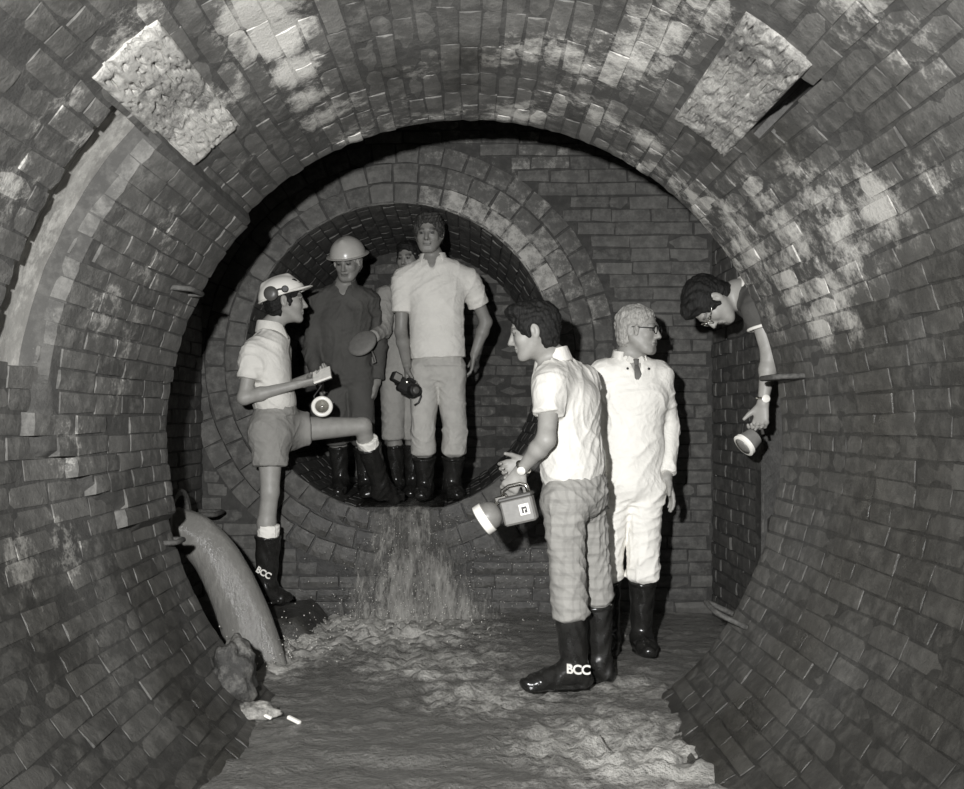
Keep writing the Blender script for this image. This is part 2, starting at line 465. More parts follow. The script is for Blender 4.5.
# smooth rendered band in the groove on the left
A=Acc()
def fn(u,v):
    Y=2.80+(3.13-2.80)*v; th=math.radians(136.0+36.5*u)
    h=-.055+.004*mnoise.noise(Vector((u*9,v*3,0)))
    return mapN(Y,th,h)
grid(A,fn,60,70,lambda p,t:(.6+.4*mnoise.noise(Vector(p)*3),.25+.3*mnoise.noise(Vector(p)*5),0),mi=0)
for k in range(61):
    for m_ in range(71):
        if abs(m_/70-.42-.05*math.sin(k/60*5))<.012: A.a[k*71+m_]=(0,0,1)
tag(A.build('trim_3',M['plaster'],attr='mask',smooth=True,angle=60),'smooth pale rendered band curving down a recess on the left','rendered band',kind='structure')

# chamber -------------------------------------------------------
def back_mask(p,tone):
    x,y,z=p
    low=max(0,min(1,(1.0-z)/1.0))
    r=math.hypot(x-TX,z-TZ)
    wet=low*.35
    lime=0
    if y<YB+.03:
        a=math.degrees(math.atan2(z-TZ,x-TX))
        if .9<r<1.055 and 24<a<74: lime=.30+.5*tone
        elif .9<r<1.30 and 10<a<84: lime=.10+.22*tone
        if .9<r<1.32 and a>-165 and a<-20 : lime=max(lime,.10*tone)
        if z>2.62 and -.2<x<.75: lime=max(lime,.42*tone)
        if z<.66 and -1.1<x<.75: wet=.62
    wet=max(wet,.5*math.exp(-((x-1.15)**2/.10+(z-.3)**2/.7)))
    wet=max(wet,.35*math.exp(-((x-.78)**2/.02+(z-2.3)**2/.6)))
    return (tone,lime,wet)
acc=Acc()
def mapB(a,b,h): return (a,YB-h,b)
RO=TR+.37
z=-.25; row=0
while z<3.25:
    x=XL-(.115 if row%2 else 0)+random.uniform(-.03,.03)
    while x<XR:
        L=.225 if random.random()>.15 else .11
        x0,x1=max(x,XL),min(x+L,XR); x+=L+.009
        if x1-x0<.03: continue
        xm,zm=(x0+x1)/2,z+.036
        # clip against the arch rings
        keep=True
        if math.hypot(xm-TX,zm-TZ)<RO+.02:
            keep=False
        elif math.hypot((x0 if xm>TX else x1)-TX,zm-TZ)<RO:
            e=math.sqrt(max(RO*RO-(zm-TZ)**2,0))
            if xm>TX: x0=TX+e
            else: x1=TX-e
            if x1-x0<.04: keep=False
        if keep:
            brick(acc,mapB,x0,x1,z+.004,z+.072,random.gauss(0,.003),min(1,max(0,random.gauss(.4,.25))),back_mask,na=4,nb=3)
    z+=.0785; row+=1
def mapRing(rad,th,h): return (TX+rad*math.cos(th),YB-h,TZ+rad*math.sin(th))
for k,(r0,r1) in enumerate(((TR,TR+.118),(TR+.124,TR+.238),(TR+.244,TR+.358))):
    n=int(2*math.pi*r0/ (.135 if k!=1 else .15)); da=2*math.pi/n
    for i in range(n):
        t0=i*da+k*.04
        brick(acc,mapRing,r0+.004,r1,t0+.006,t0+da-.006,(.016 if math.sin(t0)<-.2 else .005)+random.gauss(0,.004),min(1,max(0,random.gauss(.5,.25))),back_mask,na=4,nb=4,bev=.006,jit=.005,jb=.005)
def bw(u,v):   # backing with the mouth cut out: rays from the mouth to the wall's border
    th=2*math.pi*u
    cx,sx_=math.cos(th),math.sin(th)
    ts=[]
    if cx>1e-6: ts.append((XR+.02-TX)/cx)
    if cx<-1e-6: ts.append((XL-.02-TX)/cx)
    if sx_>1e-6: ts.append((3.3-TZ)/sx_)
    if sx_<-1e-6: ts.append((-.3-TZ)/sx_)
    R1=min(ts); r=TR+(R1-TR)*v
    return (TX+r*cx,YB+.011,TZ+r*sx_)
grid(acc,bw,180,14,back_mask)
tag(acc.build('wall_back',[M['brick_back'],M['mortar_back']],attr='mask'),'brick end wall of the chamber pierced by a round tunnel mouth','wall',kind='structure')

# far tunnel barrel
acc=Acc()
def mapT(Y,th,h): 
    r=TR-h; return (TX+r*math.cos(th),Y,TZ+r*math.sin(th))
n=int(2*math.pi*TR/.078); da=2*math.pi/n
tm=lambda p,t:(t,.18 if p[2]>1.4 and p[0]>TX else 0,max(0,min(1,(1.1-p[2])*1.2)))
for i in range(n):
    y=YB+(.0 if i%2 else .0)
    first=True
    while y<7.7:
        L=.22 if not(first and i%2) else .11
        first=False
        brick(acc,mapT,y,y+L,i*da+.005,i*da+da-.005,random.gauss(0,.002),min(1,max(0,random.gauss(.4,.22))),tm,na=3,nb=3,jb=.003)
        y+=L+.008
grid(acc,lambda u,v:mapT(YB-.005+1.75*v,2*math.pi*u,-.010),90,12,tm)
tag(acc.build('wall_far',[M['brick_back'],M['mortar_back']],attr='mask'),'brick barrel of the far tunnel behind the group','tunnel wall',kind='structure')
# a dark bulkhead far down that tunnel
acc=Acc(); z=.55; row=0
while z<2.5:
    x=TX-1.0-(.115 if row%2 else 0)
    while x<TX+1.0:
        xm=x+.11
        if math.hypot(xm-TX,z+.036-TZ)<TR+.12:
            brick(acc,lambda a,b,h:(a,7.7-h,b),x,x+.222,z+.004,z+.072,random.gauss(0,.003),min(1,max(0,random.gauss(.5,.25))),lambda p,t:(t,.12,.1),na=3,nb=3)
        x+=.232
    z+=.0785; row+=1
acc.lathe([(TR+.02,0),(TR+.02,.1)],(TX,7.705,TZ),(0,1,0),48,mi=1)
tag(acc.build('wall_end',[M['brick_back'],M['mortar_back']],attr='mask'),'brick wall closing the view down the far tunnel','wall',kind='structure')

# side walls, ceiling, wall around the rim
def side_wall(name,X,Y0,Y1,inward,z0=-.3,z1=3.3,lab=''):
    acc=Acc()
    mp=lambda a,b,h:(X+inward*h,a,b)
    z=z0+.02; row=0
    while z<z1-.06:
        y=Y0-(.115 if row%2 else 0)
        while y<Y1:
            a0,a1=max(y,Y0),min(y+.225,Y1); y+=.234
            if a1-a0>.03: brick(acc,mp,a0,a1,z+.004,z+.072,random.gauss(0,.003),min(1,max(0,random.gauss(.35,.22))),back_mask,na=3,nb=3)
        z+=.0785; row+=1
    grid(acc,lambda u,v:(X-inward*.01,Y0+(Y1-Y0)*u,z0+(z1-z0)*v),12,20,back_mask)
    return tag(acc.build(name,[M['brick_back'],M['mortar_back']],attr='mask'),lab,'wall',kind='structure')
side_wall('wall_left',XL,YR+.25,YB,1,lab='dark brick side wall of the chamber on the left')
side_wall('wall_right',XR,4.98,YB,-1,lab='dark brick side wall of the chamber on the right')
# recess on the right where the leaning man stands
acc=Acc()
acc.box((2.05,5.03,1.5),(1.2,.10,3.6)); acc.box((2.62,4.6,1.5),(.06,.8,3.6))
tag(acc.build('wall_recess',M['silt'],attr='mask'),'dark back and side of the recess right of the rim','wall',kind='structure')
acc=Acc(); acc.box((2.03,4.635,.36),(1.12,.66,.64),bev=.02)
tag(acc.build('trim_4',M['silt'],attr='mask'),'raised ledge in the recess behind the right rim','ledge',kind='structure')
acc=Acc()
def fw(u,v):
    th=2*math.pi*u; c_,s_=math.cos(th),math.sin(th); ts=[]
    if c_>1e-6: ts.append(2.64/c_)
    if c_<-1e-6: ts.append(1.62/-c_)
    if s_>1e-6: ts.append((3.3-AZ)/s_)
    if s_<-1e-6: ts.append((-.3-AZ)/s_)
    r0=Rn(th,YR)+.012; r=r0+(max(min(ts),r0+.02)-r0)*v
    return (r*c_,YR+.004+.03*min(v*6,1),AZ+r*s_)
grid(acc,fw,160,6,back_mask)
tag(acc.build('wall_front',[M['mortar_back'],M['mortar_back']],attr='mask'),'wall around the rim seen from inside the chamber','wall',kind='structure')
acc=Acc(); acc.box((.5,5.15,3.33),(4.3,1.95,.06))
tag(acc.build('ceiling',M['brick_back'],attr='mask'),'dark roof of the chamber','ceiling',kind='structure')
acc=Acc(); acc.box((.5,3.2,-.42),(4.3,6.0,.06))
tag(acc.build('floor',M['silt'],attr='mask'),'silty bed under the water','floor',kind='structure')
# flat channel floor inside the far tunnel
A=Acc()
def ch(u,v):
    zf=.630; hw=math.sqrt(TR*TR-(TZ-zf)**2)-.012
    Y=YB-.0+1.7*v
    return (TX-hw+2*hw*u,Y,zf+.010*mnoise.noise(Vector((u*5,Y*3,2))) - (.02*(1-(2*u-1)**2)))
grid(A,ch,24,60,lambda p,t:(.3,0,.9),mi=0)
grid(A,lambda u,v:(TX-.36+.72*u,YB-.002,.628-.055*v*(1-(2*u-1)**2)),12,3,lambda p,t:(.3,0,.8),mi=0)
tag(A.build('trim_5',M['silt'],attr='mask'),'wet channel floor inside the far tunnel','channel floor',kind='structure')
# rough stone bench the helmeted man stands on
A=Acc()
def bench(u,v):
    x=-1.58+.80*u; y=5.32+.66*v
    e=min(1,min((1-u)*5,v*6))
    return (x,y,-.2+.275*max(0,e)**.5+.02*mnoise.noise(Vector((x*6,y*6,0)))+.10*max(0,.35-u))
grid(A,bench,34,30,lambda p,t:(.4+.4*mnoise.noise(Vector(p)*8),.1,.6),mi=0)
tag(A.build('trim_6',M['brick_back'],attr='mask',smooth=True),'low wet masonry bench at the foot of the end wall, left','bench',kind='structure')

# water -----------------------------------------------------------
TURB=[(P(300,640,5.2),.45,1.0),(P(390,620,5.5),.55,1.0),(P(250,668,4.7),.30,1.0),(P(430,660,4.8),.45,.7),(P(520,690,4.25),.22,.6),(P(620,745,3.55),.40,.8),(P(660,760,3.4),.4,.8),(P(480,690,4.2),.35,.65),(P(610,680,4.35),.35,.5),(P(330,600,5.8),.4,.9),(P(440,605,5.8),.35,.7)]
def wfoam(x,y):
    f=.12
    for c,r,s in TURB:
        d2=(x-c.x)**2+(y-c.y)**2; f=max(f,s*math.exp(-d2/(r*r)))
    return f
A=Acc()
def wz(x,y):
    f=wfoam(x,y)
    n1=mnoise.noise(Vector((x*2.4,y*5.0,0))); n2=mnoise.noise(Vector((x*9,y*13,3))); n3=mnoise.turbulence(Vector((x*11,y*11,7)),4,False)
    n4=mnoise.noise(Vector((x*4+n1,y*9+n2,9)))
    return .012*n1+.009*n2+.008*n4+f*(.060*(n3-.45)+.02*n2),(f+.22*n1+.10*n4)
def wpatch(y0,y1,xr,nx,dy=.02):
    ny=int((y1-y0)/dy); vs=[];ms=[]
    for j in range(ny+1):
        y=y0+(y1-y0)*j/ny; a,b=xr(y)
        for i in range(nx+1):
            x=a+(b-a)*i/nx; z,f=wz(x,y); vs.append((x,y,z)); ms.append((f,0,0))
    A.add(vs,[(j*(nx+1)+i,j*(nx+1)+i+1,(j+1)*(nx+1)+i+1,(j+1)*(nx+1)+i) for j in range(ny) for i in range(nx)],0,ms)
def xn(y):
    R=Rn(math.radians(235),y); hw=math.sqrt(max(R*R-AZ*AZ,.1))+.02; return -hw-.02,hw
wpatch(.6,4.24,xn,90)
wpatch(4.235,YB-.004,lambda y:(XL+.005,XR-.005),150,.02)
wpatch(4.30,4.97,lambda y:(XR-.006,1.50),4,.05)
tag(A.build('water',M['water'],smooth=True,attr='mask'),'rippling murky water running along the tunnel bottom','water',kind='stuff')
# fall from the far tunnel's mouth
A=Acc()
def fall(u,v):
    w=lerp_tab(v,[(0,.26),(.35,.28),(1,.50)]); x=TX+.02+(u*2-1)*w+.10*v
    if v<.35: y=YB+.9-(v/.35)*.93; z=.634
    else:
        t=(v-.35)/.65; y=YB-.03-.16*t**.7; z=.632-.70*t**1.15
    cl=(u*2-1)**2
    n=mnoise.noise(Vector((x*9,v*5,0))); n2=mnoise.noise(Vector((x*34,v*16,5)))
    if v>=.35: y-=.022*n+.014*n2-.05*cl
    else: z+=.006*n2-.012*cl
    return (x,y,z)
def fallmask(p,t):
    k=max(0,min(1,(.63-p[2])/.63)); w=.28+.24*k; c=TX+.02+.10*(.35+.65*k)
    e=max(0,1-abs((p[0]-c)/w)**1.5)
    return (.32+.40*k*k+.28*mnoise.noise(Vector((p[0]*16,p[2]*3,1))), e, 0)
grid(A,fall,80,110,fallmask,mi=0)
tag(A.build('waterfall',M['fall'],smooth=True,attr='mask'),'thin white waterfall spilling over the lip of the far tunnel','waterfall',kind='stuff')
# smooth jet from the side pipe
A=Acc()
cl=[P(170,526,4.95),P(194,533,4.93),P(215,555,4.90),P(232,587,4.87),P(245,619,4.85),P(254,649,4.82),P(262,682,4.80)]
pts=[]
for i in range(len(cl)-1):
    for k in range(6): pts.append(cl[i].lerp(cl[i+1],k/6))
pts.append(cl[-1])
for _ in range(4): pts=[pts[0]]+[(pts[i-1]+pts[i]*2+pts[i+1])/4 for i in range(1,len(pts)-1)]+[pts[-1]]
vs=[];nn=40
for i,p in enumerate(pts):
    t=(pts[min(i+1,len(pts)-1)]-pts[max(i-1,0)]).normalized(); u=Vector((0,-1,0)); u=(u-t*u.dot(t)).normalized(); w=t.cross(u)
    s=i/(len(pts)-1); ra=.100+.040*s; rb=.085-.015*s
    for k in range(nn):
        a=2*math.pi*k/nn; q=1+.035*mnoise.noise(Vector((k*.5,s*2.0,1)))+.02*mnoise.noise(Vector((math.cos(a)*5,math.sin(a)*5,s*3)))
        vs.append(p+(w*math.cos(a)*ra+u*math.sin(a)*rb)*q)
fs=[(i*nn+k,i*nn+(k+1)%nn,(i+1)*nn+(k+1)%nn,(i+1)*nn+k) for i in range(len(pts)-1) for k in range(nn)]+[tuple(range(nn))[::-1]]
A.add(vs,fs,0,[(.30,0,0)]*len(vs))
tag(A.build('water_jet',M['jet'],smooth=True,attr='mask'),'smooth thick jet of water curving out of the pipe at left','water jet',kind='stuff')
A=Acc(); o_=P(168,523,4.97)
A.lathe([(.14,0),(.165,0),(.17,.01),(.17,.17),(.14,.17),(.14,.01)],(XL,4.96,o_.z),(1,-.03,0),36)
tag(A.build('drain_pipe',M['iron'],smooth=True,angle=40),'round iron pipe end on the left wall feeding the water jet','pipe')
# spray, and pale beads that paint glints on the wet wall
A=Acc()
def drop(c,r):
    c=Vector(c); k=[Vector((r,0,0)),Vector((-r,0,0)),Vector((0,r,0)),Vector((0,-r,0)),Vector((0,0,r*1.3)),Vector((0,0,-r*1.3))]
    A.add([c+q for q in k],[(0,2,4),(2,1,4),(1,3,4),(3,0,4),(2,0,5),(1,2,5),(3,1,5),(0,3,5)])
for i in range(420):
    c,s=random.choice([((-1.02,4.85),.16),((-.95,4.75),.2),((-.8,5.3),.25),((-.45,5.75),.25),((-.3,5.7),.28),((-.1,5.2),.3)])
    drop((random.gauss(c[0],s),min(random.gauss(c[1],s*.6),5.9),.02+abs(random.gauss(0,.07))),random.uniform(.0015,.004))
for i in range(420):  # tiny pale beads over the fall, painted sparkle
    zz=random.uniform(.0,.6); drop((TX+.03+random.gauss(0,.17+.18*(.6-zz)),YB-.035-random.uniform(0,.05)-.14*max(0,.6-zz)/.6,zz),random.uniform(.0014,.0034))
for i in range(260):  # more beads standing in for glints along the brick courses
    drop((random.uniform(-.35,.62),YB-.024-random.uniform(0,.012),random.choice((.05,.13,.20,.28,.36))+random.gauss(0,.018)),random.uniform(.0014,.0034))
tag(A.build('spray',M['drop'],smooth=True),'fine droplets thrown up where the falling water lands','spray',kind='stuff')

# ------------------------------------------------------------------ signed-distance figures
class Field:
    def __init__(s,lo,hi,h):
        s.h=h; s.lo=np.array(lo,np.float32)-3*h
        s.n=np.ceil((np.array(hi)-np.array(lo))/h).astype(int)+7
        s.a=np.full(s.n,.09,np.float32)
    def sl(s,lo,hi):
        i0=np.clip(np.floor((np.array(lo)-s.lo)/s.h).astype(int),0,s.n); i1=np.clip(np.ceil((np.array(hi)-s.lo)/s.h).astype(int)+1,0,s.n)
        if (i1<=i0).any(): return None,None
        ax=[s.lo[k]+s.h*np.arange(i0[k],i1[k],dtype=np.float32) for k in range(3)]
        return tuple(slice(i0[k],i1[k]) for k in range(3)), np.meshgrid(*ax,indexing='ij',sparse=True)
    def put(s,lo,hi,fn,k,mode='add'):
        m=.03+k
        sl,g=s.sl([a-m for a in lo],[b+m for b in hi])
        if sl is None: return
        d=fn(*g).astype(np.float32); A=s.a[sl]
        if mode=='add':
            if k>0:
                h=np.maximum(k-np.abs(A-d),0)/k; s.a[sl]=np.minimum(A,d)-h*h*k*.25
            else: s.a[sl]=np.minimum(A,d)
        else:
            d=-d
            if k>0:
                h=np.maximum(k-np.abs(A-d),0)/k; s.a[sl]=np.maximum(A,d)+h*h*k*.25
            else: s.a[sl]=np.maximum(A,d)
    def cone(s,a,b,ra,rb,k=.02,mode='add'):
        a=np.array(a,np.float32); b=np.array(b,np.float32); ba=b-a; L=float(ba@ba)+1e-12; R=max(ra,rb)
        def fn(x,y,z):
            x=x-a[0];y=y-a[1];z=z-a[2]
            h=np.clip((x*ba[0]+y*ba[1]+z*ba[2])/L,0,1)
            return np.sqrt((x-h*ba[0])**2+(y-h*ba[1])**2+(z-h*ba[2])**2)-(ra+(rb-ra)*h)
        s.put(np.minimum(a,b)-R,np.maximum(a,b)+R,fn,k,mode)
    def econe(s,a,b,side,wa,da,wb,db,k=.02,mode='add',cap=None):
        """tapered limb of elliptical section: half-width w along `side`, half-depth d across"""
        a=np.array(a,np.float32); b=np.array(b,np.float32); ba=b-a; L=float(ba@ba)+1e-12
        ax=ba/math.sqrt(L); sd=np.array(side,np.float32); sd=sd-ax*(sd@ax); sd/=np.linalg.norm(sd); fr=np.cross(ax,sd)
        R=max(wa,da,wb,db)
        def fn(x,y,z):
            x=x-a[0];y=y-a[1];z=z-a[2]
            h=np.clip((x*ba[0]+y*ba[1]+z*ba[2])/L,0,1)
            x=x-h*ba[0];y=y-h*ba[1];z=z-h*ba[2]
            w=wa+(wb-wa)*h; d=da+(db-da)*h; m=np.minimum(w,d)
            cc=(m if cap is None else cap)
            u=(x*sd[0]+y*sd[1]+z*sd[2])/w; v=(x*fr[0]+y*fr[1]+z*fr[2])/d; c=(x*ax[0]+y*ax[1]+z*ax[2])/cc
            return (np.sqrt(u*u+v*v+c*c)-1)*m
        s.put(np.minimum(a,b)-R,np.maximum(a,b)+R,fn,k,mode)
    def ell(s,c,M3,r,k=.02,mode='add'):
        c=np.array(c,np.float32); m=min(r); R=max(r)
        def fn(x,y,z):
            x=x-c[0];y=y-c[1];z=z-c[2]; t=0
            for i in range(3): t=t+((x*M3[i][0]+y*M3[i][1]+z*M3[i][2])/r[i])**2
            return (np.sqrt(t)-1)*m
        s.put(c-R,c+R,fn,k,mode)
    def halfspace(s,p,n,k=.004):
        """cut away the side the normal points to"""
        p=np.array(p,np.float32); n=np.array(n,np.float32); n/=np.linalg.norm(n)
        sl,g=s.sl(s.lo,s.lo+s.h*s.n)
        d=(g[0]-p[0])*n[0]+(g[1]-p[1])*n[1]+(g[2]-p[2])*n[2]
        A=s.a[sl]; s.a[sl]=np.maximum(A,d)
    def mesh(s):
        a=s.a; h=s.h; ins=a<0
        n=a.shape
        cnt=np.zeros(tuple(np.array(n)-1),np.int8)
        cs=[(i,j,k) for i in(0,1) for j in(0,1) for k in(0,1)]
        for i,j,k in cs: cnt+=ins[i:n[0]-1+i,j:n[1]-1+j,k:n[2]-1+k]
        act=(cnt>0)&(cnt<8); idx=np.argwhere(act)
        imap=np.full(act.shape,-1,np.int32); imap[act]=np.arange(len(idx))
        val={c:a[idx[:,0]+c[0],idx[:,1]+c[1],idx[:,2]+c[2]] for c in cs}
        acc=np.zeros((len(idx),3),np.float64); w=np.zeros(len(idx))
        for c0 in cs:
            for ax in range(3):
                if c0[ax]==0:
                    c1=list(c0); c1[ax]=1; c1=tuple(c1); v0,v1=val[c0],val[c1]
                    m=(v0<0)!=(v1<0); t=np.where(m,v0/np.where(m,v0-v1,1),0)
                    p=np.tile(np.array(c0,float),(len(idx),1)); p[:,ax]+=t
                    acc[m]+=p[m]; w[m]+=1
        v=(idx+acc/w[:,None])*h+s.lo
        faces=[]
        for ax in range(3):
            o1,o2=(ax+1)%3,(ax+2)%3
            sl0=[slice(None)]*3; sl1=[slice(None)]*3; sl0[ax]=slice(0,-1); sl1[ax]=slice(1,None)
            A0=ins[tuple(sl0)];A1=ins[tuple(sl1)]
            e=np.argwhere(A0!=A1); e=e[(e[:,o1]>0)&(e[:,o2]>0)&(e[:,o1]<n[o1]-1)&(e[:,o2]<n[o2]-1)]
            flip=A0[e[:,0],e[:,1],e[:,2]]
            q=[]
            for d1,d2 in((1,1),(0,1),(0,0),(1,0)):
                c=e.copy(); c[:,o1]-=d1; c[:,o2]-=d2; q.append(imap[c[:,0],c[:,1],c[:,2]])
            q=np.stack(q,1); q[~flip]=q[~flip][:,::-1]; faces.append(q)
        f=np.concatenate(faces); f=f[(f>=0).all(1)]
        return v,f
def vnormals(v,f):
    a=v[f[:,2]]-v[f[:,0]]; b=v[f[:,3]]-v[f[:,1]]; n=np.cross(a,b)
    o=np.zeros_like(v)
    for k in range(4): np.add.at(o,f[:,k],n)
    return o/(np.linalg.norm(o,axis=1,keepdims=True)+1e-9)
def folds(v,f,amp,seed,freq=46,vert=.35):
    """cloth creases pushed along the normals"""
    r=np.random.default_rng(seed); n=vnormals(v,f); p=v-v.mean(0)
    wx=.02*np.sin(p@r.normal(0,9,3)+1)+.015*np.sin(p@r.normal(0,17,3)+2); d=np.zeros(len(v))
    for i in range(12):
        k=r.normal(0,1,3); k[2]*=(1+vert); k/=np.linalg.norm(k); fr=freq*r.uniform(.5,1.3)*(1 if i<6 else 2.1)
        s=np.sin((p@k+wx*1.8)*fr+r.uniform(0,6)); env=np.clip(.35+.9*np.sin(p@r.normal(0,9,3)+r.uniform(0,6)),0,1.2)
        d+=((1-np.abs(s))**2*2-.6)*env*r.uniform(.4,1)*(1.2 if i<6 else .28)
    return v+n*(d*amp*.50)[:,None]
def nrm(v): return Vector(v).normalized()
def frame(fwd,up):
    f=nrm(fwd); u=Vector(up); u=(u-f*u.dot(f)).normalized(); s=u.cross(f)   # s = the person's left
    return s,f,u

def hand(Fd,w,d,nml,curl,ts,sc_=1.0):
    """wrist, direction, palm-facing normal, curl, thumb side (+1/-1)"""
    d=nrm(d); nml=Vector(nml); nml=(nml-d*nml.dot(d)).normalized(); sd=d.cross(nml)*ts
    Fd.econe(w,w+d*.085*sc_,sd,.027,.018,.040,.014,.012)
    for i,(o,L) in enumerate(((1.5,.072),(.5,.082),(-.5,.077),(-1.5,.060))):
        p=w+d*.084*sc_+sd*o*.0195; dd=d.copy()
        dd=(dd+sd*o*.06).normalized()
        for j,(q,r0,r1) in enumerate(((.45,.0095,.0090),(.32,.0088,.0083),(.25,.0080,.0070))):
            ang_=curl*(.55,.9,.75)[j]*(1+.08*i)
            ax=dd.cross(nml)
            if ax.length>1e-4: dd=Matrix.Rotation(ang_,3,ax)@dd
            e=p+dd*L*q*sc_; Fd.cone(p,e,r0,r1,.004); p=e
    p=w+d*.025+sd*.026; dd=(d*.75+sd*.65+nml*.35).normalized()
    e=p+dd*.042; Fd.cone(p,e,.014,.0105,.010); dd=(dd+nml*curl*.35+d*.35).normalized(); Fd.cone(e,e+dd*.033,.0103,.008,.005)

def head(Fd,c,s,f,u,sc_=1.0,nose=1.0):
    R=[s,f,u]; L=lambda a,b,z:c+(s*a+f*b+u*z)*sc_
    Fd.ell(L(0,-.012,.036),R,(.079*sc_,.096*sc_,.084*sc_),.02)
    Fd.ell(L(0,.026,-.030),R,(.064*sc_,.066*sc_,.080*sc_),.03)
    Fd.cone(L(-.018,.070,-.092),L(.018,.070,-.092),.020*sc_,.020*sc_,.022)
    for q in(-1,1):
        Fd.cone(L(q*.056,.0,-.035),L(q*.032,.055,-.080),.022,.020,.025)      # jaw
        Fd.ell(L(q*.040,.058,-.022),R,(.022,.022,.022),.02)                     # cheek
    Fd.cone(L(-.032,.080,.026),L(.032,.080,.026),.012,.012,.014)                # brow
    for q in(-1,1): Fd.ell(L(q*.031,.096,.006),R,(.017,.014,.012),.008,'sub')
    for q in(-1,1): Fd.ell(L(q*.031,.077,.006),R,(.0125,.0125,.0105),.002)
    Fd.cone(L(0,.086,.016),L(0,.108*nose**.2,-.026),.0085,.0125,.008)
    for q in(-1,1): Fd.cone(L(q*.010,.096,-.031),L(q*.011,.094,-.031),.0085,.0085,.006)
    Fd.cone(L(-.018,.089,-.052),L(.018,.089,-.052),.0065,.0065,.006)
    Fd.cone(L(-.015,.087,-.064),L(.015,.087,-.064),.0075,.0075,.006)
    for q in(-1,1):
        Fd.ell(L(q*.083,-.008,-.002),R,(.010,.019,.032),.008)
        Fd.ell(L(q*.090,.000,-.002),R,(.006,.009,.017),.004,'sub')
def head_mask(v,c,s,f,u,sc_=1.0,brow=.35):
    p=(v-np.array(c))/sc_; a=p@np.array(s); b=p@np.array(f); z=p@np.array(u); t=np.ones(len(v))
    front=b>.055
    near=(np.abs(a)<.09)&(np.abs(b)<.13)&(np.abs(z)<.14)
    t[near&front&(np.abs(z-.030+np.abs(np.abs(a)-.03)*.15)<.0065)&(np.abs(a)>.012)&(np.abs(a)<.052)]=brow
    t[near&front&(np.abs(z-.006)<.008)&(np.abs(np.abs(a)-.031)<.015)]=.42
    t[near&front&(np.abs(z-.006)<.006)&(np.abs(np.abs(a)-.031)<.0065)]=.06
    t[near&front&(np.abs(z+.058)<.0035)&(np.abs(a)<.024)]=.40
    t[near&front&(np.abs(z+.061)<.010)&(np.abs(a)<.020)&(t>.9)]=.75
    t[near&front&(np.abs(z+.036)<.004)&(np.abs(np.abs(a)-.007)<.003)]=.3
    return np.repeat(t[:,None],3,1)

def hair_mesh(name,c,s,f,u,mat,parent,style='short',sc_=1.0,seed=1):
    Fd=Field((-.13,-.15,-.14),(.13,.14,.17),.0045); I=[(1,0,0),(0,1,0),(0,0,1)]
    vol={'short':(.087,.104,.094),'curly':(.094,.110,.102),'wavy':(.092,.109,.098),'thin':(.085,.103,.090)}[style]
    Fd.ell((0,-.016,.040),I,vol,.01)
    Fd.ell((0,-.045,-.02),I,(.078,.060,.075),.02)                              # back of the head
    if style in('wavy','curly'):
        for q in(-1,1): Fd.ell((q*.072,.012,.030),I,(.022,.045,.040),.02)
        Fd.ell((.02,.055,.105),I,(.06,.045,.028),.03)
    if style=='short': Fd.ell((.0,.05,.098),I,(.055,.042,.022),.03)
    for q in(-1,1): Fd.ell((q*.080,.022,-.004),I,(.009,.011,.024),.008)         # sideburns
    fh=.062 if style!='thin' else .075
    Fd.ell((0,.105,fh-.110),I,(.094,.072,.118),.012,'sub')                      # face opening
    Fd.ell((0,.060,-.075),I,(.095,.085,.07),.012,'sub')
    for q in(-1,1): Fd.ell((q*.094,-.006,-.010),I,(.022,.022,.034),.008,'sub')  # ears clear
    Fd.halfspace((0,0,-.078),(0,0,-1))
    v,fc=Fd.mesh(); n=vnormals(v,fc); r=np.random.default_rng(seed)
    d=np.zeros(len(v))
    for i in range(11):
        k=r.normal(0,1,3); k[1]*=.6; k/=np.linalg.norm(k); fr=r.uniform(90,320) if style!='curly' else r.uniform(100,330)
        d+=np.sin(v@k*fr+2.2*np.sin(v@r.normal(0,30,3)))*r.uniform(.4,1)
    v=v+n*(d*(.0013 if style!='curly' else .0021))[:,None]
    Mx=np.array([list(s),list(f),list(u)]); w=(v*sc_)@Mx+np.array(c)
    return mesh_np(name,w,fc,mat,parent)

